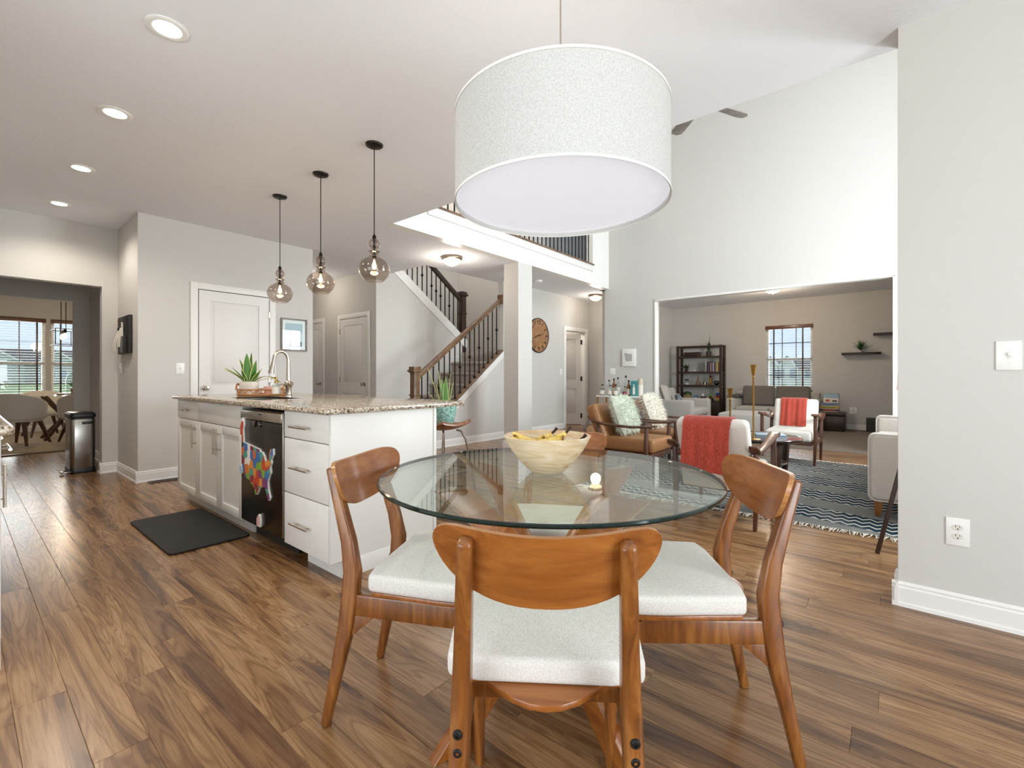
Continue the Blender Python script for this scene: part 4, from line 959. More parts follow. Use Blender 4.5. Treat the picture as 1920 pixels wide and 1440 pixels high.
# switches and outlets
def plate(name, label, loc, rz, w=.072, h=.118, kind='toggle', cat='switch'):
    r = thing(name, label, cat, loc, rz); part(r, 'cover', MB().box(-w / 2, -.006, -h / 2, w / 2, -.0005, h / 2), 'plastic_white', bevel=.002)
    if kind == 'toggle':
        n_ = max(1, round(w / .05) - 0) if w > .1 else 1
        for k in range(n_):
            x = (k - (n_ - 1) / 2) * .046
            part(r, 'toggle_slot', MB().box(x - .006, -.0072, -.014, x + .006, -.006, .014), 'ceramic_white'); part(r, 'toggle', MB().box(x - .0045, -.018, .0, x + .0045, -.006, .011), 'plastic_white', bevel=.001)
    elif kind == 'outlet':
        for z in (-.02, .02):
            s_ = MB(); s_.T = Matrix.Translation((0, -.0062, z)) @ Matrix.Rotation(R(90), 4, 'X') @ Matrix.Diagonal((1.1, .85, 1, 1)); s_.lathe([(.0165, -.001), (.0165, .002), (.001, .002)], 24); f_ = part(r, 'socket', s_, 'ceramic_white', smooth=True)
            part(f_, 'slot', MB().box(-.008, -.0092, z + .001, -.0058, -.0078, z + .009).box(.0055, -.0092, z + .002, .0075, -.0078, z + .008).box(-.0025, -.0092, z - .009, .0025, -.0078, z - .004), 'slot_dark')
    for z in ((-.03, .03) if kind == 'toggle' else (0,)): part(r, 'screw', MB().box(-.0025, -.007, z - .0025, .0025, -.006, z + .0025), 'ceramic_white')
    return r
plate('light_switch', 'white light switch on the pale wall at the right edge', (.379, 2.862, 1.171), 0, .078, .124)
plate('wall_outlet', 'white double outlet low on the right wall', (.222, 2.862, .387), 0, .078, .124, 'outlet', 'outlet')
plate('light_switch', 'white switch beside the pantry door', (-5.89, 1.55, 1.162), R(90), .078, .118)
plate('light_switch', 'white switch below the black memo board', (-6.62, 1.19, 1.171), 0, .1, .118)
plate('light_switch', 'white double switch below the small canvas print', (-4.11, 7.97, 1.165), 0, .118, .118)
plate('light_switch', 'white switch on the clock wall near the half open door', (-5.25, 7.93, 1.165), R(90))
plate('wall_outlet', 'white outlet low on the taupe far room wall', (-.615, 11.45, .39), 0, .12, .13, 'outlet', 'outlet')
# framed skyline print by the pantry door
fr_ = thing('picture_frame', 'wood framed pale skyline print beside the pantry door', 'picture', (-5.89, 2.765, 1.605), R(90))
f = MB()
for x0, x1, z0, z1 in ((-.165, -.147, -.205, .205), (.147, .165, -.205, .205), (-.147, .147, .187, .205), (-.147, .147, -.205, -.187)): f.box(x0, -.022, z0, x1, -.001, z1)
part(fr_, 'frame', f, 'fan_wood', bevel=.002)
part(fr_, 'mount', MB().box(-.147, -.008, -.187, .147, -.004, .187), 'plastic_white')
plain('print_sky', 'bcd0da', .6); plain('print_fog', 'dde3e6', .6); plain('print_ink', '6f7f8c', .6)
part(fr_, 'print', MB().box(-.11, -.010, .02, .11, -.0085, .145), 'print_sky'); part(fr_, 'print', MB().box(-.11, -.010, -.145, .11, -.0085, .019), 'print_fog')
for x, h_, w in ((-.095, .05, .02), (-.07, .08, .016), (-.045, .06, .02), (-.012, .16, .014), (.015, .09, .02), (.042, .17, .008), (.062, .07, .018), (.088, .06, .022)): part(fr_, 'print_tower', MB().box(x - w / 2, -.0112, -.145, x + w / 2, -.0102, -.145 + h_), 'print_ink')
part(fr_, 'glass', MB().box(-.147, -.014, -.187, .147, -.0125, .187), 'pane_glass')

# bar stool behind the island with the teal pot on it
SX, SY = -3.20, 2.88
so = thing('bar_stool', 'wooden saddle seat stool with metal legs behind the island', 'stool', (SX, SY, 0))
ss = MB(); ss.sheet(lambda u_, v_: ((u_ - .5) * .40 * (1 - .10 * (2 * v_ - 1) ** 2), (v_ - .5) * .36, .60 + .05 * (2 * u_ - 1) ** 2 + .03 * (2 * v_ - 1) ** 2), 14, 14, .035)
part(so, 'seat', ss, 'stool_wood', bevel=.012, smooth=True)
for a, c in ((-1, -1), (1, -1), (1, 1), (-1, 1)): part(so, 'leg', MB().tube([(a * .09, c * .08, .585), (a * .125, c * .11, .575), (a * .15, c * .14, .5), (a * .19, c * .18, .25), (a * .215, c * .205, .002)], .0095, 8), 'pewter', smooth=True)
part(so, 'foot_ring', MB().tube([(.196, .187, .22), (-.196, .187, .22), (-.196, -.187, .22), (.196, -.187, .22)], .007, 6, closed=True), 'pewter')
pp = thing('snake_plant', 'snake plant in a teal glazed pot on the stool', 'plant', (SX + .02, SY - .0, .635))
m, n, l, b = newmat('teal_glaze'); no = bump(n, l, b, 60, .5); rr_ = ramp(n, [(.35, '5a8a80'), (.6, 'a5cbbf')]); l.new(no.outputs['Fac'], rr_.inputs[0]); l.new(rr_.outputs[0], b.inputs['Base Color']); b.inputs['Roughness'].default_value = .25
part(pp, 'pot', MB().lathe([(.001, 0), (.075, 0), (.08, .01), (.105, .12), (.108, .18), (.10, .183), (.097, .15), (.001, .15)], 28), 'teal_glaze', smooth=True)
part(pp, 'soil', MB().lathe([(.001, .15), (.096, .151), (.096, .156), (.001, .158)], 18), 'soil')
for d, L, w, le, be in ((3.6, .40, .05, .30, .05), (3.2, .36, .045, .12, 0), (.4, .33, .055, .05, 0), (-.6, .30, .05, .12, 0), (1.2, .26, .05, .18, 0), (2.6, .30, .05, .35, .1), (4.4, .24, .05, .2, 0), (3.8, .20, .05, .6, .1)):
    leaf(pp, (cos(d) * .04, sin(d) * .04, .14), d, L, w, le, be, twist=.6 * cos(d * 2))
# ================================================================== HALL FIXTURES
def flush_light(label, loc, power, rad=.15, lc=(1, .89, .77)):
    t_ = thing('flush_light', label, 'ceiling light', loc, group='flush dome ceiling lights')
    k = rad / .15
    part(t_, 'rim', MB().lathe([(.001, 0), (.145 * k, 0), (.15 * k, -.012), (.145 * k, -.03), (.125 * k, -.042), (.118 * k, -.036), (.001, -.03)], 36), 'pewter', smooth=True)
    part(t_, 'glass_dome', MB().lathe([(.122 * k, -.036), (.115 * k, -.062), (.095 * k, -.092), (.06 * k, -.115), (.02 * k, -.124), (.001, -.125)], 32), 'dome_glow', smooth=True)
    part(t_, 'finial', MB().lathe([(.001, -.124), (.012, -.126), (.008, -.136), (.001, -.14)], 12), 'pewter', smooth=True)
    lamp(t_, (0, 0, -.22), power, lc, .1)
flush_light('bronze rimmed dome light before the staircase', (-4.748, 4.43, 2.74), 11)
flush_light('bronze rimmed dome light near the half open door', (-4.70, 8.38, 2.74), 6)
flush_light('added fill light, unseen in the small room behind the half open door', (-6.1, 8.1, 2.74), 22)  # hidden lamp added to lighten the door leaf, no known fixture there
flush_light('dome light in the hallway behind the pantry', (-7.4, 3.6, 2.74), 7)
flush_light('made up fill light out of view on the high ceiling above the stairs', (-6.5, 5.7, 5.5), 55)  # invented fixture out of frame, put in to brighten the stairwell
flush_light('glowing dome light in the carpeted far room', (-1.73, 9.72, 2.74), 34, .17, (1, .80, .60))
solo('smoke_detector', MB().lathe([(.001, -.035), (.045, -.035), (.062, -.022), (.066, 0), (.001, 0)], 28), 'plastic_white', 'round white smoke detector on the hallway ceiling', 'detector', (-4.753, 6.483, 2.74), smooth=True)

def text_mb(mb, txt, size, T, depth=.002):
    cu = bpy.data.curves.new('numeral_outline', 'FONT'); cu.body = txt; cu.size = size; cu.align_x = 'CENTER'; cu.align_y = 'CENTER'; cu.extrude = depth; cu.resolution_u = 3
    o = bpy.data.objects.new('numeral_outline', cu); COL.objects.link(o)
    me = o.to_mesh(); mb2 = MB(); mb2.T = T
    mb2.add([tuple(v.co) for v in me.vertices], [tuple(p.vertices) for p in me.polygons]); o.to_mesh_clear()
    bpy.data.objects.remove(o); bpy.data.curves.remove(cu)
    mb.v, mb.f, mb.m = mb2.v, mb2.f, mb2.m
    return mb
ck = thing('wall_clock', 'large round wooden clock half hidden by the column', 'clock', (-5.25, 7.13, 1.856), R(90))
fc_ = MB(); fc_.T = Matrix.Rotation(R(90), 4, 'X'); fc_.lathe([(.001, .002), (.318, .002), (.318, .024), (.001, .024)], 64); part(ck, 'face', fc_, 'clock_wood')
rg = MB(); rg.T = fc_.T; rg.lathe([(.316, .001), (.33, .001), (.332, .03), (.318, .034), (.316, .001)], 64, cap=False); part(ck, 'rim', rg, 'iron', smooth=True)
for i in range(1, 13):
    a = R(90 - 30 * i); part(ck, 'numeral', text_mb(MB(), str(i), .105, Matrix.Translation((.25 * cos(a), -.025, .25 * sin(a))) @ Matrix.Rotation(R(90), 4, 'X') @ Matrix.Rotation(a - pi / 2, 4, 'Z')), 'iron')
for a, L, w in ((R(90 - 30 * 2.55), .15, .009), (R(90 - 6 * 42), .21, .007)): part(ck, 'hand', MB().rect([(-.03 * cos(a), -.030, -.03 * sin(a)), (L * cos(a), -.030, L * sin(a))], [w, w * .5], .0015, (-sin(a), 0, cos(a))), 'iron')

cv = thing('canvas_print', 'small white canvas with a dark ink drawing by the wide opening', 'picture', (-3.766, 7.97, 1.42))
part(cv, 'canvas', MB().box(-.13, -.03, -.16, .13, -.002, .16), 'plastic_white', bevel=.002)
m, n, l, b = newmat('ink_drawing'); no = bump(n, l, b, 95, 0); no.inputs['Detail'].default_value = 5; rr_ = ramp(n, [(.42, '3a3a3a'), (.5, 'b5b3af'), (.58, 'ecebe7')]); l.new(no.outputs['Fac'], rr_.inputs[0]); l.new(rr_.outputs[0], b.inputs['Base Color'])
part(cv, 'drawing', MB().prism([(-.06, -.07), (.065, -.065), (.07, .03), (.05, .075), (.0, .06), (-.04, .085), (-.09, .075), (-.07, .03)], -.032, -.0305, 'y'), 'ink_drawing')

# ceiling fan
fn = thing('ceiling_fan', 'grey wooden ceiling fan whose blade peeks below the ceiling edge', 'fan', (-1.666, 5.394, 5.5))
part(fn, 'canopy', MB().lathe([(.001, -.06), (.03, -.06), (.07, 0), (.001, 0)], 20), 'pewter', smooth=True)
part(fn, 'rod', MB().tube([(0, 0, -.05), (0, 0, -1.20)], .012, 8), 'pewter')
part(fn, 'motor', MB().lathe([(.001, -1.40), (.07, -1.39), (.10, -1.34), (.10, -1.26), (.05, -1.20), (.001, -1.19)], 24), 'pewter', smooth=True)
for k in range(5):
    a = R(63.5 + 72 * k); bl = MB(); bl.T = Matrix.Translation((0, 0, -1.33)) @ Matrix.Rotation(a, 4, 'Z') @ Matrix.Rotation(R(11), 4, 'X')
    bl.prism([(.18, -.055), (.55, -.075), (.64, -.07), (.69, -.03), (.69, .04), (.62, .07), (.18, .055)], -.004, .004); part(fn, 'blade', bl, 'fan_wood', bevel=.002)
    ar = MB(); ar.T = bl.T; ar.box(.08, -.02, -.012, .24, .02, -.005); part(fn, 'blade_arm', ar, 'pewter')

# ================================================================== LIVING ROOM
def cushion(mb, c, d, T=None, r=None):
    T0 = mb.T
    if T is not None: mb.T = T0 @ T
    mb.cbox(c, d); mb.T = T0
    return mb
def tan_chair(label, loc, rz):
    r = thing('leather_armchair', label, 'armchair', loc, rz, 'tan leather armchairs')
    part(r, 'seat_cushion', MB().cbox((0, .02, .335), (.56, .62, .15)), 'leather', bevel=.04, seg=4)
    T = Matrix.Translation((0, -.25, .36)) @ Matrix.Rotation(R(22), 4, 'X')
    bk = MB(); bk.T = T; bk.cbox((0, -.02, .215), (.57, .13, .43)); part(r, 'back_cushion', bk, 'leather', bevel=.045, seg=4)
    part(r, 'seat_frame', MB().box(-.29, -.28, .20, .29, .31, .26), 'walnut', bevel=.006)
    for s_ in (-1, 1):
        x = s_ * .315
        part(r, 'arm', MB().rect([(x, -.43, .625), (x, -.36, .575), (x, -.2, .545), (x, .1, .535), (x, .3, .55), (x, .39, .565)], [.018, .028, .03, .026, .024, .010], [.008, .013, .014, .013, .012, .006], (1, 0, 0)), 'walnut', bevel=.006)
        part(r, 'front_leg', MB().rect([(x, .27, .535), (x, .265, .3), (x * .96, .29, 0)], [.016, .018, .012], [.018, .022, .013], (1, 0, 0)), 'walnut', bevel=.005)
        part(r, 'rear_leg', MB().rect([(x, -.31, .55), (x, -.26, .28), (x * .96, -.36, 0)], [.016, .018, .012], [.017, .022, .013], (1, 0, 0)), 'walnut', bevel=.005)
        part(r, 'side_rail', MB().box(x - .012, -.28, .215, x + .012, .275, .26), 'walnut', bevel=.004)
    return r
tan_chair('tan leather armchair with the mint shaggy pillow', (-2.26, 4.93, 0), R(-90))
tan_chair('tan leather armchair with the white shaggy pillow', (-2.26, 5.74, 0), R(-88))
def fur_pillow(label, loc, rz, tilt, mat, seed):
    r = thing('shaggy_pillow', label, 'pillow', loc, rz); r.rotation_euler = (tilt, 0, rz)
    S, Tk = .225, .085
    pos = lambda u_, v_, s_: Vector((S * u_ * (1 - .06 * v_ * v_), s_ * Tk * (1 - u_ ** 4) ** .6 * (1 - v_ ** 4) ** .6, S + S * v_ * (1 - .06 * u_ * u_)))
    mb = MB()
    for s_ in (-1, 1): mb.sheet(lambda a, c, s_=s_: tuple(pos(2 * a - 1, 2 * c - 1, s_)), 14, 14)
    part(r, 'cover', mb, mat, smooth=True, weld=True)
    rs = random.Random(seed); fm = MB()
    for i in range(2600):
        u_, v_, s_ = rs.uniform(-1, 1), rs.uniform(-1, 1), rs.choice((-1, 1)); p = pos(u_, v_, s_)
        nr = Vector((u_ ** 3 * 1.2, s_ * (1.1 - u_ * u_ * .5 - v_ * v_ * .5), v_ ** 3 * 1.2)).normalized(); t1 = Vector((rs.uniform(-1, 1), rs.uniform(-1, 1), rs.uniform(-1.3, .7)))
        L = rs.uniform(.025, .05); q = p + (nr * .75 + t1 * .5) * L * .55; e = q + (nr * .1 + t1 * .9 + Vector((0, 0, -.4))) * L * .6; w = nr.cross(t1).normalized() * .0035
        fm.add([tuple(p - w), tuple(p + w), tuple(q + w * .8), tuple(q - w * .8), tuple(e)], [(0, 1, 2, 3), (3, 2, 4)])
    part(r, 'fur', fm, mat, kind='stuff')
fur_pillow('mint green shaggy pillow on the nearer tan armchair', (-2.32, 4.96, .43), R(-88), R(20), 'fur_mint', 1)
fur_pillow('white shaggy pillow on the farther tan armchair', (-2.32, 5.78, .43), R(-86), R(20), 'fur_white', 2)

def white_chair(label, loc, rz):
    r = thing('upholstered_armchair', label, 'armchair', loc, rz, 'cream armchairs with red throws')
    part(r, 'seat_cushion', MB().cbox((0, .04, .35), (.50, .58, .13)), 'cream_fabric', bevel=.035, seg=4)
    part(r, 'seat_base', MB().box(-.25, -.27, .24, .25, .30, .285), 'walnut', bevel=.006)
    bk = MB(); bk.T = Matrix.Translation((0, -.20, .33)) @ Matrix.Rotation(R(21), 4, 'X'); bk.cbox((0, -.0, .235), (.50, .11, .47)); part(r, 'back_cushion', bk, 'cream_fabric', bevel=.04, seg=4)
    lb = MB(); lb.T = Matrix.Translation((0, -.20, .30)) @ Matrix.Rotation(R(21), 4, 'X'); lb.box(-.235, -.085, -.03, .235, -.05, .22); part(r, 'back_panel', lb, 'cream_fabric', bevel=.012)
    part(r, 'back_rail', MB().box(-.265, -.325, .475, .265, -.295, .525), 'walnut', bevel=.005)
    for s_ in (-1, 1):
        x = s_ * .285
        part(r, 'arm', MB().rect([(x, -.40, .60), (x, -.37, .575), (x, -.30, .545), (x, -.18, .54), (x, .05, .575), (x, .25, .61), (x, .35, .618), (x, .385, .61)], [.03, .035, .028, .024, .028, .036, .038, .02], [.008, .014, .017, .016, .016, .016, .014, .008], (1, 0, 0)), 'walnut', bevel=.007)
        part(r, 'front_leg', MB().rect([(x, .29, .60), (x, .295, .3), (x * .97, .31, 0)], [.018, .02, .013], [.02, .024, .014], (1, 0, 0)), 'walnut', bevel=.006)
        part(r, 'rear_leg', MB().rect([(x, -.31, .55), (x, -.28, .3), (x * .97, -.31, 0)], [.016, .019, .013], [.018, .022, .014], (1, 0, 0)), 'walnut', bevel=.006)
        part(r, 'side_rail', MB().box(x - .012, -.275, .25, x + .012, .285, .30), 'walnut', bevel=.004)
    return r
def throw(label, loc, rz, w, x0, rear, front, seed):
    A = Vector((0, -.20, .33)); d = Vector((0, -sin(R(21)), cos(R(21)))); nf = Vector((0, cos(R(21)), sin(R(21))))
    prof = []
    for k in range(7): prof.append(A + d * (front + (.44 - front) * k / 6) + nf * .066)
    for k in range(1, 6): a = pi * k / 6; prof.append(A + d * (.44 + .045 * sin(a)) + nf * .066 * cos(a))
    p = A + d * .44 - nf * .066
    for k in range(9): t = k / 8; prof.append(Vector((0, p.y - .012 - .02 * min(1, t * 2), p.z - (p.z - rear) * t)))
    rs = random.Random(seed); ph = [rs.uniform(0, 6) for _ in range(4)]; nn = len(prof) - 1
    def fn_(u_, v_):
        q = prof[min(nn, int(round(v_ * nn)))]; e = abs(v_ - .48)
        x = x0 + w * (u_ - .5) * (1 + .05 * sin(v_ * 5 + ph[0])) ; k = .008 * e * 2
        return (x, q.y + (k * sin(u_ * 14 + ph[1]) + .004 * sin(u_ * 31 + ph[2])) * (-1 if v_ > .5 else 1), q.z - (.03 * (u_ - .5) * (1 if v_ > .5 else 0)))
    solo('throw_blanket', MB().sheet(fn_, 26, nn, .007), 'throw_red', label, 'blanket', loc, rz, smooth=True)
WC1, WC2 = (-1.02, 3.87, 0), (-1.0, 6.84, 0)
white_chair('cream armchair with its back to the camera', WC1, 0)
white_chair('cream armchair facing the camera across the coffee table', WC2, R(180))
throw('red throw over the back of the nearer cream armchair', WC1, 0, .34, -.02, .40, .22, 4)
throw('red throw over the back of the facing cream armchair', WC2, R(180), .31, .02, .5, .08, 5)

wood('table_dark', [(0.3, '22140e'), (0.6, '3a251b'), (0.8, '48301f')], (0.15, 1, 1), 20, 0.12, 0.6)
ctb = thing('coffee_table', 'round dark wooden coffee table with a lower shelf', 'coffee table', (-1.12, 5.35, 0))
part(ctb, 'top', MB().lathe([(.001, .425), (.40, .425), (.425, .435), (.43, .452), (.425, .46), (.41, .458), (.40, .452), (.001, .452)], 56), 'table_dark', smooth=True)
part(ctb, 'lower_shelf', MB().lathe([(.001, .19), (.29, .19), (.30, .20), (.29, .212), (.001, .212)], 44), 'espresso', smooth=True)
for k in range(4):
    a = R(45 + 90 * k); c_, s_ = cos(a), sin(a)
    part(ctb, 'leg', MB().rect([(.35 * c_, .35 * s_, .424), (.335 * c_, .335 * s_, .2), (.33 * c_, .33 * s_, .0)], [.05, .042, .026], .014, (-s_, c_, 0)), 'espresso', bevel=.004)
def candlestick(label, loc, h_):
    r = thing('candlestick', label, 'candlestick', loc, group='brass candlesticks on the coffee table')
    part(r, 'base', MB().lathe([(.001, 0), (.065, 0), (.065, .006), (.012, .012), (.001, .012)], 28), 'brass', smooth=True)
    part(r, 'stem', MB().lathe([(.010, .01), (.008, .03), (.009, h_ - .13), (.014, h_ - .12), (.008, h_ - .11)], 14), 'brass', smooth=True)
    part(r, 'cup', MB().lathe([(.008, h_ - .11), (.018, h_ - .09), (.028, h_ - .01), (.033, h_), (.028, h_), (.022, h_ - .02), (.001, h_ - .02)], 20), 'brass', smooth=True)
candlestick('tall brass candlestick on the coffee table', (-1.07, 5.06, .453), .74)
candlestick('shorter brass candlestick on the coffee table', (-1.34, 5.27, .453), .50)
plain('mag_blue', '9db4c4', .4)
mgz = MB(); mgz.T = Matrix.Rotation(R(20), 4, 'Z'); mgz.box(-.14, -.10, 0, .14, .10, .012).box(-.13, -.09, .012, .13, .09, .013)
solo('magazine', mgz, 'mag_blue', 'pale magazine lying on the coffee table', 'magazine', (-1.02, 5.55, .4535), bevel=.002)

# rug
m, n, l, b = newmat('rug_weave')
tc = n.new('ShaderNodeTexCoord'); sx = n.new('ShaderNodeSeparateXYZ'); l.new(tc.outputs['Object'], sx.inputs[0])
def mth(op, a, c=None):
    k = n.new('ShaderNodeMath'); k.operation = op
    for i, v in enumerate((a, c)):
        if v is None: continue
        if isinstance(v, (int, float)): k.inputs[i].default_value = v
        else: l.new(v, k.inputs[i])
    return k.outputs[0]
X_, Y_ = sx.outputs[0], sx.outputs[1]
zig = mth('MULTIPLY', mth('PINGPONG', mth('MULTIPLY', X_, 12.0), .5), .10)
yy = mth('ADD', Y_, zig)
line = mth('LESS_THAN', mth('FRACT', mth('MULTIPLY', yy, 10.0)), .26)
band = mth('LESS_THAN', mth('FRACT', mth('ADD', mth('MULTIPLY', Y_, 1.55), mth('MULTIPLY', X_, .42))), .55)
hat = mth('LESS_THAN', mth('FRACT', mth('MULTIPLY', mth('ADD', X_, mth('MULTIPLY', Y_, mth('SUBTRACT', mth('MULTIPLY', mth('GREATER_THAN', mth('FRACT', mth('MULTIPLY', X_, 1.1)), .5), 2.4), 1.2))), 34.0)), .42)
def mixc(f, a, c):
    k = n.new('ShaderNodeMix'); k.data_type = 'RGBA'; l.new(f, k.inputs[0])
    for i, v in ((6, a), (7, c)):
        if isinstance(v, str): k.inputs[i].default_value = hexc(v)
        else: l.new(v, k.inputs[i])
    return k.outputs[2]
col = mixc(band, mixc(hat, '8d8a83', '565d62'), mixc(line, '1d3442', 'd6d0c2'))
nz = n.new('ShaderNodeTexNoise'); nz.inputs['Scale'].default_value = 3.5; nz.inputs['Detail'].default_value = 6; l.new(tc.outputs['Object'], nz.inputs['Vector'])
rz_ = ramp(n, [(.5, (0, 0, 0, 1)), (.75, (.45, .45, .45, 1))]); l.new(nz.outputs['Fac'], rz_.inputs[0])
col = mixc(rz_.outputs[0], col, '8f938f'); l.new(col, b.inputs['Base Color']); b.inputs['Roughness'].default_value = .95; b.inputs['Specular IOR Level'].default_value = .1
nb_ = n.new('ShaderNodeTexNoise'); nb_.inputs['Scale'].default_value = 160; l.new(tc.outputs['Object'], nb_.inputs['Vector']); bp = n.new('ShaderNodeBump'); bp.inputs['Strength'].default_value = .5; bp.inputs['Distance'].default_value = .003; l.new(nb_.outputs['Fac'], bp.inputs['Height']); l.new(bp.outputs[0], b.inputs['Normal'])
rug = thing('area_rug', 'grey and navy wave patterned rug with cream fringe', 'rug', (-.55, 5.46, 0.001))
rg_ = MB().sheet(lambda u_, v_: (-1.85 + 3.3 * u_, -1.49 + 2.98 * v_ + .012 * sin(u_ * 17) * (1 - v_), .0045), 40, 20, .007)
part(rug, 'pile', rg_, 'rug_weave', smooth=True)
plain('fringe', 'dcd3c3', .9)
rs = random.Random(9)
for sgn, y0 in ((-1, -1.49), (1, 1.49)):
    fm = MB()
    for i in range(330):
        x = -1.85 + 3.3 * (i + .5) / 330; L = rs.uniform(.05, .10); dx = rs.uniform(-.03, .03); w = .0032
        p = [(x, y0 - sgn * .004, .006), (x + dx * .4, y0 + sgn * L * .5, .005 + rs.uniform(0, .004)), (x + dx, y0 + sgn * L, .003)]
        fm.tube(p, [w, w * 1.1, w * .5], 4)
    part(rug, 'fringe', fm, 'fringe', kind='stuff')

# sofa against the window wall
sf = thing('sofa', 'pale linen sofa whose near arm shows beside the right wall', 'sofa', (0, 0, 0))
part(sf, 'base', MB().box(-.10, 4.62, .15, .80, 6.50, .34), 'sofa_fabric', bevel=.02, seg=3)
for y0, y1 in ((4.45, 4.615), (6.505, 6.67)):
    ar = part(sf, 'arm', MB().box(-.15, y0, .135, .85, y1, .645), 'sofa_fabric', bevel=.045, seg=5)
    ol = rr(-.145, .845, .14, .64, .045)
    part(ar, 'piping', MB().tube([(a, y0 + .004, c) for a, c in ol], .006, 6, closed=True), 'sofa_fabric', smooth=True)
for i in range(2):
    y0 = 4.625 + i * .94; part(sf, 'seat_cushion', MB().box(-.14, y0, .345, .60, y0 + .93, .48), 'sofa_fabric', bevel=.04, seg=4); part(sf, 'back_cushion', MB().box(.56, y0, .48, .76, y0 + .93, .86), 'sofa_fabric', bevel=.06, seg=4)
part(sf, 'back_frame', MB().box(.77, 4.62, .15, .90, 6.50, .80), 'sofa_fabric', bevel=.03, seg=3)
for x, y in ((-.085, 4.52), (.76, 4.52), (-.085, 6.60), (.76, 6.60)): part(sf, 'leg', MB().rect([(x, y, .14), (x - .006, y, .012)], [.032, .017], [.032, .017], (1, 0, 0)), 'leg_tan', bevel=.004)
m, n, l, b = newmat('plaid'); ck_ = n.new('ShaderNodeTexChecker'); ck_.inputs['Scale'].default_value = 26; ck_.inputs[1].default_value = hexc('6d6a64'); ck_.inputs[2].default_value = hexc('4b4a47'); tc = n.new('ShaderNodeTexCoord'); l.new(tc.outputs['Object'], ck_.inputs[0]); l.new(ck_.outputs[0], b.inputs['Base Color']); b.inputs['Roughness'].default_value = .9
def pillow(label, loc, rot, mat, s=.22, th=.07, cat='pillow', name='throw_pillow', group=None):
    mb = MB()
    for sg in (-1, 1): mb.sheet(lambda a, c, sg=sg: (s * (2 * a - 1) * (1 - .08 * (2 * c - 1) ** 2), sg * th * (1 - (2 * a - 1) ** 4) ** .55 * (1 - (2 * c - 1) ** 4) ** .55, s + s * (2 * c - 1) * (1 - .08 * (2 * a - 1) ** 2)), 12, 12)
    o = solo(name, mb, mat, label, cat, loc, group=group, smooth=True, weld=True); o.rotation_euler = rot
    return o
pillow('grey plaid pillow behind the near sofa arm', (.17, 4.86, .475), (R(-12), 0, R(-62)), 'plaid', .20)

# tripod floor lamp behind the right wall, side table with lamp at the far sofa end
tl = thing('tripod_lamp', 'dark tripod floor lamp whose leg shows beside the right wall', 'floor lamp', (.21, 3.72, 0))
for dx, dy in ((-.285, -.12), (.24, -.25), (.06, .33)): part(tl, 'leg', MB().rect([(dx, dy, .0), (dx * .06, dy * .06, 1.30)], [.012, .013], [.012, .013], (1, 0, 0)), 'espresso', bevel=.004)
part(tl, 'hub', MB().lathe([(.001, 1.26), (.04, 1.26), (.04, 1.33), (.012, 1.34), (.012, 1.46), (.001, 1.46)], 16), 'iron', smooth=True)
part(tl, 'shade', MB().lathe([(.16, 1.42), (.15, 1.68), (.148, 1.68), (.158, 1.42), (.16, 1.42)], 32, cap=False), 'shade_linen', smooth=True)
et = thing('side_table', 'small round side table at the far end of the pale sofa', 'side table', (.32, 7.25, 0))
part(et, 'top', MB().lathe([(.001, .53), (.22, .53), (.22, .55), (.001, .55)], 28), 'walnut'); part(et, 'pedestal', MB().lathe([(.15, 0), (.15, .02), (.02, .03), (.02, .53)], 20), 'walnut', smooth=True)
tbl = thing('table_lamp', 'small lit table lamp glimpsed beside the opening edge', 'table lamp', (.20, 7.25, .551))
part(tbl, 'base', MB().lathe([(.001, 0), (.06, 0), (.07, .04), (.05, .16), (.015, .22), (.012, .34), (.001, .34)], 20), 'ceramic_white', smooth=True)
m, n, l, b = newmat('shade_lit'); b.inputs['Base Color'].default_value = hexc('efd9cc'); b.inputs['Roughness'].default_value = .9; b.inputs['Emission Color'].default_value = hexc('f0c3a6'); b.inputs['Emission Strength'].default_value = .35
part(tbl, 'shade', MB().lathe([(.17, .36), (.155, .59), (.153, .59), (.168, .36), (.17, .36)], 32, cap=False), 'shade_lit', smooth=True)
lamp(tbl, (0, 0, .45), 4, (1, .75, .52), .04)

# bar console with bottles
br = thing('bar_console', 'narrow white bar console below the canvas print', 'console table', (-3.77, 7.70, 0))
part(br, 'top', MB().box(-.44, -.18, .70, .44, .2, .725), 'plastic_white', bevel=.003)
part(br, 'shelf', MB().box(-.42, -.17, .28, .42, .19, .30), 'plastic_white', bevel=.003)
for x in (-.42, .42):
    for y in (-.16, .18): part(br, 'leg', MB().box(x - .012, y - .012, 0, x + .012, y + .012, .70), 'brass')
plain('liq_amber', '8a4a1e', .3); plain('label_teal', '3d8587', .5); plain('box_teal', '4f9a96', .5); plain('tube_cream', 'cfc4ae', .6)
def bottle(label, x, y, h_, r_, mat, cap='iron', lab='paper'):
    t_ = thing('bottle', label, 'bottle', (x, y, .726), group='bottles on the bar console')
    part(t_, 'body', MB().lathe([(.001, 0), (r_, 0), (r_, h_ * .55), (r_ * .8, h_ * .66), (r_ * .36, h_ * .74), (r_ * .34, h_ * .93), (.001, h_ * .93)], 16), mat, smooth=True)
    part(t_, 'cap', MB().lathe([(r_ * .4, h_ * .9), (r_ * .42, h_), (.001, h_)], 12), cap, smooth=True)
    part(t_, 'label', MB().lathe([(r_ + .001, h_ * .12), (r_ + .001, h_ * .45)], 16, cap=False), lab, smooth=True)
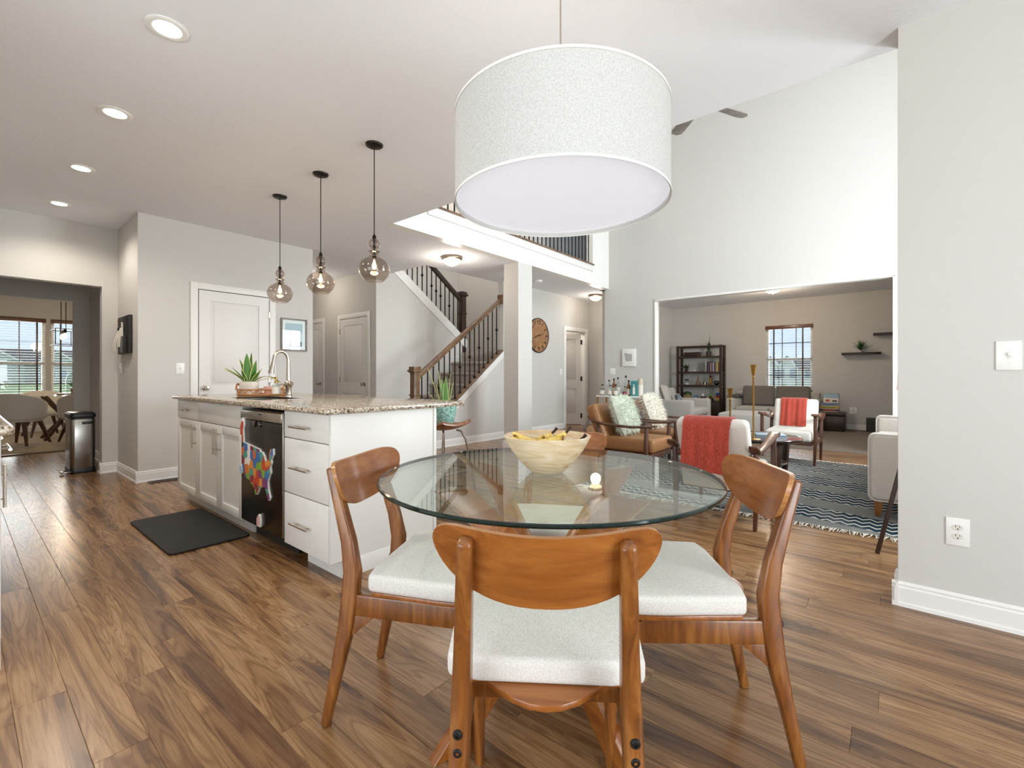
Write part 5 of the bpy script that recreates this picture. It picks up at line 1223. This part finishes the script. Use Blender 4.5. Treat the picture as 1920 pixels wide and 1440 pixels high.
for a in (('clear round bottle at the left end of the bar', -4.12, 7.60, .20, .05, 'bottle_glass'), ('slim clear bottle with black cap second on the bar', -4.05, 7.72, .28, .035, 'bottle_glass'), ('dark tall bottle on the bar console', -3.96, 7.74, .31, .036, 'liq_amber'), ('short clear bottle with wide label on the bar', -3.95, 7.58, .19, .05, 'bottle_glass'), ('clear bottle with brown cap mid bar', -3.86, 7.70, .33, .037, 'bottle_glass'), ('squat clear bottle before the tall ones', -3.84, 7.57, .20, .046, 'bottle_glass'), ('tallest clear bottle on the bar console', -3.72, 7.73, .36, .04, 'bottle_glass', 'iron'), ('amber bottle left of the teal box', -3.63, 7.66, .28, .038, 'liq_amber'), ('small red labelled bottle in front on the bar', -3.66, 7.56, .17, .04, 'bottle_glass', 'iron', 'map_3')): bottle(*a)
bx_ = thing('bottle_box', 'teal gift box with bottle picture on the bar console', 'box', (-3.52, 7.66, .726), R(12))
part(bx_, 'carton', MB().box(-.06, -.05, 0, .06, .05, .27), 'box_teal', bevel=.003); part(bx_, 'front_print', MB().box(-.055, -.0515, .01, .055, -.0505, .262), 'label_teal'); part(bx_, 'bottle_picture', MB().prism([(-.02, .03), (.02, .03), (.02, .14), (.008, .17), (.008, .21), (-.008, .21), (-.008, .17), (-.02, .14)], -.053, -.052, 'y'), 'paper')
tu = thing('bottle_tube', 'cream cylinder carton at the right end of the bar', 'box', (-3.42, 7.68, .726))
part(tu, 'tube', MB().lathe([(.001, 0), (.045, 0), (.045, .31), (.001, .31)], 24), 'tube_cream', smooth=True); part(tu, 'band', MB().lathe([(.0455, .02), (.0455, .2)], 24, cap=False), 'paper', smooth=True)
lg = thing('firewood_log', 'short log lying on the floor by the bar console', 'log', (-4.30, 7.45, 0.10), R(40))
lb_ = MB(); lb_.T = Matrix.Rotation(R(90), 4, 'X'); lb_.lathe([(.095, -.15), (.098, 0), (.095, .15)], 20); part(lg, 'bark', lb_, 'walnut', smooth=True)
e_ = MB(); e_.T = lb_.T; e_.lathe([(.001, .152), (.09, .152), (.09, .1505), (.001, .1505)], 20); part(lg, 'cut_end', e_, 'clock_wood')
# ================================================================== CARPETED FAR ROOM
CZ = .012
bs_ = thing('bookshelf', 'dark wooden leaning style bookshelf in the far room', 'bookshelf', (-3.51, 11.25, CZ))
for x in (-.49, .49):
    for y in (-.14, .14): part(bs_, 'post', MB().box(x - .026, y - .026, 0, x + .026, y + .026, 1.78), 'espresso', bevel=.003)
SH = (.10, .50, .855, 1.17, 1.53)
for z in SH: part(bs_, 'shelf', MB().box(-.47, -.15, z - .042, .47, .15, z), 'espresso', bevel=.002)
for z in SH[1:]:
    for x in (-.49, .49): part(bs_, 'side_rung', MB().box(x - .012, -.12, z - .045, x + .012, .12, z - .02), 'espresso')
for y in (-.14, .14): part(bs_, 'top_rail', MB().box(-.47, y - .012, 1.735, .47, y + .012, 1.775), 'espresso', bevel=.002)
part(bs_, 'drawer_front', MB().box(-.465, -.15, .105, .465, -.13, .465), 'espresso', bevel=.002)
BX, BY = -3.51, 11.25
rs = random.Random(21); bc = ['d8d2c6', '2c2a2b', '4a5a7a', '7c3b3a', 'a9a49a', '3d3f45', 'bfb9c6', '5f4a66', '867a5a', 'd9c27a', 'a8875a', '6a7f8c']
for i, h_ in enumerate(bc): plain('book_%d' % i, h_, .6)
x = -3.37; names = ('first', 'second', 'third', 'fourth', 'fifth', 'sixth', 'seventh', 'eighth', 'ninth', 'tenth', 'eleventh', 'twelfth')
for i in range(12):
    w = rs.uniform(.022, .034); h_ = rs.uniform(.20, .245)
    t_ = thing('book', '%s book from the left in the bookshelf row' % names[i], 'book', (x + w / 2, BY - .02, SH[3] + CZ + .0005), group='books on the bookshelf')
    part(t_, 'cover', MB().box(-w / 2 + .0005, -.08, 0, w / 2 - .0005, -.078, h_).box(-w / 2 + .0005, -.08, 0, -w / 2 + .0025, .07, h_).box(w / 2 - .0025, -.08, 0, w / 2 - .0005, .07, h_), 'book_%d' % i); part(t_, 'pages', MB().box(-w / 2 + .003, -.0775, .003, w / 2 - .003, .066, h_ - .003), 'paper'); x += w
def onshelf(k, dx, dy=-.03): return (BX + dx, BY + dy, SH[k] + CZ + .0005)
o = solo('storage_box', MB().box(-.17, -.08, 0, .17, .08, .085).box(-.175, -.085, .085, .175, .085, .10), 'espresso', 'long dark box on the top shelf', 'box', onshelf(4, -.18), bevel=.004)
t_ = thing('snake_plant', 'tall snake plant in dark pot on the bookshelf top', 'plant', onshelf(4, .19))
part(t_, 'pot', MB().lathe([(.001, 0), (.05, 0), (.06, .11), (.052, .112), (.05, .1), (.001, .1)], 18), 'newel_dark', smooth=True)
for d, L, w, le in ((.5, .40, .06, .03), (3.4, .27, .05, .2), (-.8, .22, .05, .25), (1.9, .25, .05, .12)): leaf(t_, (cos(d) * .015, sin(d) * .015, .09), d, L, w, le, 0, ('leaf_dark', 'leaf_dark'))
t_ = thing('succulent', 'bushy dark succulent on the second shelf', 'plant', onshelf(3, -.32))
part(t_, 'pot', MB().lathe([(.001, 0), (.04, 0), (.048, .07), (.001, .07)], 16), 'newel_dark', smooth=True)
for k in range(16): leaf(t_, (0, 0, .065), k * 2.4, .13, .04, .35 + .06 * k, .3, ('leaf_dark', 'leaf_green'))
solo('white_stone', MB().ball((0, 0, .02), .04, 12, 8, (1, .7, .5)), 'ceramic_white', 'small white stone on the second shelf', 'ornament', onshelf(3, -.13), smooth=True)
t_ = thing('glass_jar', 'glass jar with dark lid on the third shelf', 'jar', onshelf(2, -.31)); part(t_, 'jar', MB().lathe([(.001, 0), (.05, 0), (.052, .09), (.04, .105)], 18), 'bottle_glass', smooth=True); part(t_, 'lid', MB().lathe([(.001, .105), (.045, .105), (.045, .135), (.001, .135)], 16), 'iron'); part(t_, 'content', MB().lathe([(.001, .005), (.046, .005), (.046, .05), (.001, .05)], 14), 'ceramic_white')
t_ = thing('tower_model', 'golden lattice tower model on the third shelf', 'ornament', onshelf(2, -.05))
for a, c in ((-1, -1), (1, -1), (1, 1), (-1, 1)): part(t_, 'leg', MB().tube([(a * .055, c * .055, 0), (a * .03, c * .03, .06), (a * .012, c * .012, .14), (a * .003, c * .003, .24)], [.009, .007, .005, .003], 6), 'brass', smooth=True)
for z, w in ((.06, .038), (.12, .02)): part(t_, 'deck', MB().box(-w, -w, z, w, w, z + .012), 'brass')
t_ = thing('clock_tower_model', 'golden clock tower model on the third shelf', 'ornament', onshelf(2, .23)); part(t_, 'shaft', MB().box(-.025, -.025, 0, .025, .025, .14).box(-.03, -.03, .14, .03, .03, .175), 'brass', bevel=.002); part(t_, 'spire', MB().lathe([(.04, .175), (.018, .2), (.001, .245)], 4), 'brass')
t_ = thing('wine_pourer', 'small silver and black ornament on the third shelf', 'ornament', onshelf(2, .11)); part(t_, 'body', MB().lathe([(.001, 0), (.04, 0), (.03, .05), (.012, .08), (.01, .12), (.001, .125)], 14), 'steel', smooth=True); part(t_, 'wing', MB().prism([(-.045, .02), (-.03, .09), (-.02, .03)], -.004, .004, 'y').prism([(.045, .02), (.03, .09), (.02, .03)], -.004, .004, 'y'), 'iron')
t_ = thing('globe_bowl', 'dark round metal bowl on the third shelf', 'bowl', onshelf(2, .37)); part(t_, 'bowl', MB().lathe([(.001, 0), (.035, 0), (.065, .05), (.06, .09), (.045, .10), (.05, .09), (.001, .06)], 20), 'dark_steel', smooth=True); part(t_, 'band', MB().lathe([(.062, .05), (.067, .055), (.066, .062)], 20, cap=False), 'steel')
t_ = thing('basket', 'woven basket with green lid on the fourth shelf', 'basket', onshelf(1, -.30)); part(t_, 'body', MB().lathe([(.001, 0), (.085, 0), (.10, .12), (.001, .12)], 20), 'jute', smooth=True); part(t_, 'lid', MB().lathe([(.105, .121), (.09, .17), (.05, .19), (.001, .195)], 20), 'leaf_dark', smooth=True)
plain('toy_blue', '2f6fb5', .35); plain('toy_red', 'b5432a', .35); plain('toy_yellow', 'd9b03f', .4); plain('toy_green', '5d8f3a', .4)
def toy(label, dx, c1, c2, c3, kind):
    t_ = thing('toy_figure', label, 'toy', onshelf(1, dx), group='toys on the fourth bookshelf board')
    if kind == 'camera': part(t_, 'body', MB().box(-.05, -.025, 0, .05, .025, .075).box(-.02, -.02, .075, .02, .02, .09), c1, bevel=.004); f_ = MB(); f_.T = Matrix.Translation((0, -.025, .038)) @ Matrix.Rotation(R(90), 4, 'X'); f_.lathe([(.001, .012), (.018, .012), (.028, 0)], 16); part(t_, 'lens', f_, c2, smooth=True)
    elif kind == 'figure': part(t_, 'body', MB().lathe([(.001, 0), (.05, 0), (.055, .03), (.035, .07), (.02, .085)], 14), c1, smooth=True); part(t_, 'head', MB().ball((0, 0, .115), .038, 14, 8), c2, smooth=True); part(t_, 'arms', MB().tube([(-.07, -.02, .05), (-.03, 0, .075), (.03, 0, .075), (.07, -.02, .05)], .012, 8), c3, smooth=True)
    else: part(t_, 'legs', MB().box(-.045, -.02, 0, -.012, .02, .06).box(.012, -.02, 0, .045, .02, .06), c3, bevel=.005); part(t_, 'body', MB().box(-.05, -.025, .06, .05, .025, .12), c2, bevel=.01); part(t_, 'wing', MB().ball((.0, 0, .15), .06, 12, 8, (1.1, .5, .55)), c1, smooth=True)
toy('blue and white toy camera on the bookshelf', -.10, 'toy_blue', 'ceramic_white', None, 'camera')
toy('dark toy figure with pale head on the bookshelf', .06, 'newel_dark', 'ceramic_white', 'newel_dark', 'figure')
toy('green toy figure on the bookshelf', .24, 'dark_steel', 'toy_green', 'toy_yellow', 'figure')
toy('blue and red toy robot on the bookshelf', .40, 'toy_blue', 'toy_red', 'toy_yellow', 'robot')

def loveseat(name, label, cat, loc, rz, w, d, mat, seat_z=.43, arm_z=.60, back_z=.74, arm_w=.17, cush=None, ncush=2, cush_mat=None, cush_z=.85):
    r = thing(name, label, cat, loc, rz)
    part(r, 'base', MB().box(-w / 2 + arm_w, -d / 2, .06, w / 2 - arm_w, d / 2 - .05, .28), mat, bevel=.02, seg=3)
    for s_ in (-1, 1): part(r, 'arm', MB().box(s_ * (w / 2 - arm_w) if s_ > 0 else -w / 2, -d / 2, .06, w / 2 if s_ > 0 else -(w / 2 - arm_w), d / 2, arm_z), mat, bevel=.05, seg=4)
    part(r, 'back', MB().box(-w / 2 + .02, -d / 2 - .0, .06, w / 2 - .02, -d / 2 + .2, back_z), mat, bevel=.05, seg=4)
    iw = (w - 2 * arm_w) / ncush
    for i in range(ncush):
        x0 = -w / 2 + arm_w + i * iw
        part(r, 'seat_cushion', MB().box(x0 + .004, -d / 2 + .18, .282, x0 + iw - .004, d / 2, seat_z), mat, bevel=.045, seg=4)
        bc_ = MB(); bc_.T = Matrix.Translation((x0 + iw / 2, -d / 2 + .24, seat_z)) @ Matrix.Rotation(R(12), 4, 'X'); bc_.cbox((0, .0, (cush_z - seat_z) / 2), (iw - .02, .17, cush_z - seat_z)); part(r, 'back_cushion', bc_, cush_mat or mat, bevel=.05, seg=4)
    for x in (-w / 2 + .06, w / 2 - .06):
        for y in (-d / 2 + .06, d / 2 - .06): part(r, 'foot', MB().box(x - .025, y - .025, 0, x + .025, y + .025, .06), 'espresso')
    return r
loveseat('grey_sofa', 'grey sofa with dark back cushions under the window', 'sofa', (-1.93, 10.86, CZ), R(180), 1.62, .95, 'lightgrey_fabric', cush_mat='grey_fabric', cush_z=.86)
loveseat('grey_armchair', 'wide light grey armchair before the bookshelf', 'armchair', (-3.42, 9.55, CZ), R(-90), 1.2, .95, 'lightgrey_fabric', ncush=1, cush_z=.82, back_z=.78)
pillow('light grey back pillow on the grey armchair', (-3.52, 9.36, .45), (R(20), 0, R(-80)), 'lightgrey_fabric', .24, .08)
fabric('pattern_fabric', '8d9498', '3f4a52', 30)
pillow('small patterned dark pillow on the grey armchair', (-3.30, 9.45, .45), (R(25), 0, R(-75)), 'pattern_fabric', .15, .06)
tw = MB().sheet(lambda u_, v_: (-.10 + .2 * u_ + .02 * sin(v_ * 7), (.35 - v_ * .6), .615 + .03 * sin(pi * u_) + .012 * sin(v_ * 19)), 8, 16, .02)
solo('dark_throw', tw, 'charcoal_fabric', 'dark throw folded over the grey sofa arm', 'blanket', (-2.655, 10.8, CZ + .01), smooth=True)
solo('ottoman', MB().box(-.48, -.45, .05, .48, .45, .43), 'lightgrey_fabric', 'large light grey ottoman before the grey sofa', 'ottoman', (-1.90, 8.98, CZ), bevel=.05, seg=4)
so_ = thing('storage_ottoman', 'dark brown storage ottoman beside the grey sofa', 'ottoman', (-.93, 11.05, CZ))
part(so_, 'body', MB().box(-.22, -.22, 0, .22, .22, .29), 'newel_dark', bevel=.012); part(so_, 'lid', MB().box(-.225, -.225, .292, .225, .225, .37), 'newel_dark', bevel=.02, seg=3)
plain('game_purple', '5a3048', .4); plain('game_yellow', 'd2a83a', .4); plain('game_grey', '8d959c', .4); plain('game_blue', '4a6f8f', .4)
z = .372 + CZ
for i, (h_, mt_, lab) in enumerate(((.05, 'game_purple', 'bottom purple board game box'), (.055, 'game_yellow', 'yellow board game box in the stack'), (.05, 'game_grey', 'grey board game box on top of the stack'))):
    t_ = thing('board_game', lab, 'board game', (-.97, 11.03, z), R(3 * i - 2), 'board games on the storage ottoman'); part(t_, 'tray', MB().box(-.15, -.14, 0, .15, .14, h_ * .6), 'paper'); part(t_, 'lid', MB().box(-.153, -.143, h_ * .25, .153, .143, h_), mt_, bevel=.002); part(t_, 'side_print', MB().box(-.10, -.145, h_ * .4, .10, -.1435, h_ * .8), 'map_%d' % (i * 2)); z += h_ + .0005
t_ = thing('board_game', 'picture board game box leaning upright on the stack', 'board game', (-.95, 11.07, z), 0, 'board games on the storage ottoman'); t_.rotation_euler = (R(-8), 0, 0)
part(t_, 'box', MB().box(-.13, -.03, 0, .13, .03, .19), 'game_blue', bevel=.002); part(t_, 'sky_print', MB().box(-.125, -.032, .10, .125, -.031, .185), 'mag_blue'); part(t_, 'snow_print', MB().box(-.125, -.032, .005, .125, -.031, .10), 'paper'); part(t_, 'red_print', MB().box(-.09, -.0335, .03, -.02, -.0325, .07), 'toy_red'); part(t_, 'dark_print', MB().box(.02, -.0335, .03, .10, -.0325, .055), 'iron')
sw = thing('subwoofer', 'black box speaker on the floor against the far wall', 'speaker', (-.28, 11.28, CZ)); part(sw, 'cabinet', MB().box(-.12, -.13, 0, .12, .13, .26), 'plastic_black', bevel=.006); part(sw, 'grille', MB().box(-.11, -.134, .015, .11, -.1305, .245), 'charcoal_fabric')
for lab, x0, x1, z in (('lower dark floating shelf with a small plant', -.80, -.18, 1.50), ('upper dark floating shelf cut by the wall edge', -.30, .36, 1.865)): solo('floating_shelf', MB().box(0, -.16, 0, x1 - x0, -.001, .045), 'espresso', lab, 'shelf', (x0, 11.449, z), group='floating shelves', bevel=.003)
t_ = thing('potted_fern', 'small feathery plant on the lower floating shelf', 'plant', (-.50, 11.37, 1.5455)); part(t_, 'pot', MB().lathe([(.001, 0), (.025, 0), (.035, .04), (.001, .04)], 14), 'ceramic_white', smooth=True)
rs = random.Random(5)
for k in range(34): leaf(t_, (0, 0, .035), rs.uniform(0, 6.28), rs.uniform(.12, .24), .014, rs.uniform(.05, 1.0), rs.uniform(.2, .8), ('leaf_dark', 'leaf_green'), 'frond')

# ================================================================== DINING ROOM (far left)
rgd = thing('jute_rug', 'woven jute rug under the dining room table', 'rug', (-10.85, 1.1, .001))
part(rgd, 'weave', MB().box(-1.65, -1.9, 0, 1.65, 1.6, .012), 'jute'); part(rgd, 'border', MB().box(1.60, -1.9, .0125, 1.66, 1.6, .016), 'newel_dark')
def tub_chair(label, loc, head):
    r = thing('tub_chair', label, 'chair', loc, R(head - 90), 'grey tub chairs in the dining room')
    def sh_(u_, v_):
        a = R(-200 + 220 * u_); top = .80 - .17 * abs(2 * u_ - 1) ** 2.2; z = .40 + (top - .40) * v_; k = .27 + .02 * v_
        return (k * cos(a), k * sin(a) * .95, z)
    part(r, 'back_shell', MB().sheet(sh_, 26, 6, .05), 'cream_fabric', bevel=.012, smooth=True)
    part(r, 'seat', MB().lathe([(.001, .36), (.24, .36), (.255, .38), (.255, .44), (.235, .465), (.001, .47)], 28), 'cream_fabric', smooth=True)
    for a, c in ((-1, -1), (1, -1), (1, 1), (-1, 1)): part(r, 'leg', MB().rect([(a * .14, c * .14, .37), (a * .235, c * .225, .0)], [.026, .013], [.026, .013], (1, 0, 0)), 'walnut', bevel=.004)
    return r
tub_chair('light grey tub chair nearest the passage on the left', (-10.50, .68, .013), 140)
tub_chair('light grey tub chair partly hidden by the trash can', (-10.25, 1.36, .013), 190)
tub_chair('light grey tub chair on the window side of the dining table', (-11.75, 1.05, .013), 10)
dt = thing('glass_dining_table', 'round glass table on dark crossed legs in the dining room', 'table', (-11.0, 1.22, .013))
part(dt, 'glass_top', MB().lathe([(.001, .738), (.60, .738), (.605, .744), (.60, .75), (.001, .75)], 48), 'table_glass', smooth=True)
for k in range(4): a = R(45 + 90 * k); part(dt, 'leg', MB().rect([(.36 * cos(a), .36 * sin(a), .735), (-.36 * cos(a), -.36 * sin(a), .0)], .016, .026, (-sin(a), cos(a), 0)), 'walnut', bevel=.004)
wr = MB().lathe([(.001, 0), (.17, 0), (.17, .018), (.001, .018)], 32); solo('wood_board', wr, 'leg_tan', 'round wooden board on the dining room table', 'board', (-11.1, 1.30, .764))
cl = thing('terrarium', 'glass bell terrarium with plant on the dining room table', 'terrarium', (-10.85, 1.36, .7825)); cl.location = (-11.05, 1.36, .7825)
part(cl, 'glass_bell', MB().lathe([(.115, .0), (.12, .20), (.105, .30), (.06, .36), (.015, .375), (.02, .40), (.001, .405)], 28, cap=False), 'bottle_glass', smooth=True); part(cl, 'pot', MB().lathe([(.001, 0), (.05, 0), (.06, .08), (.001, .08)], 18), 'leg_tan', smooth=True)
for k in range(14): leaf(cl, (0, 0, .075), k * 2.4, .14, .035, .2 + .05 * k, .3, ('leaf_green', 'leaf_dark'))
ln = thing('lantern_pendant', 'open metal cage pendant with glowing bulbs over the dining room table', 'pendant lamp', (-11.0, 1.21, 2.74))
part(ln, 'canopy', MB().box(-.16, -.04, -.025, .16, .04, 0), 'iron', bevel=.003)
for y in (-.03, .03): part(ln, 'rod', MB().tube([(0, y, -.02), (0, y, -.86)], .006, 6), 'iron')
cg = MB(); hx, hy_, z0, z1 = .30, .13, -1.13, -.87
for x in (-hx, hx):
    for y in (-hy_, hy_): cg.box(x - .006, y - .006, z0, x + .006, y + .006, z1)
for z in (z0, z1):
    for y in (-hy_, hy_): cg.box(-hx, y - .006, z - .006, hx, y + .006, z + .006)
    for x in (-hx, hx): cg.box(x - .006, -hy_, z - .006, x + .006, hy_, z + .006)
cg.box(-hx, -.006, z1 - .006, hx, .006, z1 + .006); part(ln, 'cage', cg, 'iron')
for x in (-.2, 0, .2):
    s_ = part(ln, 'socket', MB().lathe([(.001, -.87), (.018, -.87), (.018, -.93), (.001, -.93)], 12, (x, 0, 0)), 'iron', smooth=True); part(ln, 'bulb', MB().lathe([(.001, -.93), (.014, -.935), (.024, -.985), (.018, -1.02), (.001, -1.03)], 14, (x, 0, 0)), 'dome_glow', smooth=True)
lamp(ln, (0, 0, -1.0), 22, (1, .75, .5), .1)

# ================================================================== OUTSIDE
m, n, l, b = newmat('lawn_grass'); no = bump(n, l, b, 6, .3); no.inputs['Detail'].default_value = 6; rr_ = ramp(n, [(.35, '7d9a55'), (.65, 'a5b978')]); l.new(no.outputs['Fac'], rr_.inputs[0]); l.new(rr_.outputs[0], b.inputs['Base Color']); b.inputs['Roughness'].default_value = .95
tag(link('lawn', mesh_of('lawn', MB().box(-260, -90, -.5, 160, 160, -.2), 'lawn_grass')), 'mown lawn outside the windows', 'lawn', kind='stuff')
plain('concrete', 'c9c6c0', .9); plain('siding_grey', 'b9bfb9', .8); plain('siding_white', 'e4e2dc', .8); plain('roof_shingle', '6d6863', .9); plain('house_glass', '8fa0ad', .2); plain('hedge_green', '5c7a3a', .9, bmp=(20, 1.0))
solo('sidewalk', MB().box(-40, -40, -.199, -34, 60, -.17), 'concrete', 'pale pavement strip across the lawn', 'path')
def house(label, loc, rz, w, d, h_, roof, wallm, gables):
    r = thing('house', label, 'house', loc, rz)
    part(r, 'walls', MB().box(-w / 2, 0, 0, w / 2, d, h_), wallm)
    part(r, 'roof', MB().prism([(-.4, h_ - .05), (d / 2, h_ + roof), (d + .4, h_ - .05), (d + .4, h_ - .2), (-.4, h_ - .2)], -w / 2 - .4, w / 2 + .4, 'x'), 'roof_shingle')
    for gx, gw, gh in gables:
        g_ = part(r, 'gable', MB().prism([(gx - gw / 2, 0), (gx + gw / 2, 0), (gx + gw / 2, h_), (gx, h_ + gh), (gx - gw / 2, h_)], -1.2, 1.5, 'y'), wallm)
        part(g_, 'gable_trim', MB().rect([(gx - gw / 2 - .25, -1.3, h_ - .2), (gx, -1.3, h_ + gh + .12)], .12, .12, (0, 1, 0)).rect([(gx, -1.3, h_ + gh + .12), (gx + gw / 2 + .25, -1.3, h_ - .2)], .12, .12, (0, 1, 0)), 'white_trim')
        for x in (-.7, .7):
            w_ = part(r, 'window', MB().box(gx + x - .5, -1.26, .9, gx + x + .5, -1.2, 2.3), 'white_trim'); part(w_, 'pane', MB().box(gx + x - .4, -1.28, 1.0, gx + x + .4, -1.261, 2.2), 'house_glass')
    for x in (-w * .42, -w * .2, w * .22, w * .42):
        w_ = part(r, 'window', MB().box(x - .6, -.06, .9, x + .6, 0, 2.3), 'white_trim'); part(w_, 'pane', MB().box(x - .5, -.08, 1.0, x + .5, -.061, 2.2), 'house_glass')
    part(r, 'door', MB().box(-.5, -.06, 0, .5, 0, 2.1), 'white_trim')
house('grey gabled house across the lawn seen through the dining windows', (-112, 4.0, -.2), R(90), 26, 12, 3.4, 2.6, 'siding_grey', ((-1.0, 9.0, 3.0), (7.5, 5.0, 2.0)))
house('white twin gabled house seen through the far room window', (-12.5, 72, -.2), 0, 18, 8, 2.3, 1.3, 'siding_white', ((-.4, 1.9, 1.5), (1.6, 1.9, 1.5)))
house('grey house to the right of the white gabled one outside', (12, 76, -.2), 0, 14, 9, 2.6, 1.8, 'siding_grey', ((-2.5, 4, 1.6),))
rs = random.Random(31)
for i in range(7):
    hb = MB().ball((0, 0, .45), .62, 14, 9, (1.15, .9, .85)); hb.v = [(x + rs.uniform(-.05, .05), y + rs.uniform(-.05, .05), z + rs.uniform(-.05, .05)) for x, y, z in hb.v]
    t_ = thing('shrub', ('%s green shrub from the left in the hedge outside' % names[i]), 'shrub', (-5.3 + i * 1.35, 16.5, -.2), group='hedge shrubs outside the far window'); part(t_, 'foliage', hb, 'hedge_green', smooth=True); part(t_, 'stem', MB().tube([(0, 0, 0), (0, 0, .3)], .04, 6), 'walnut')
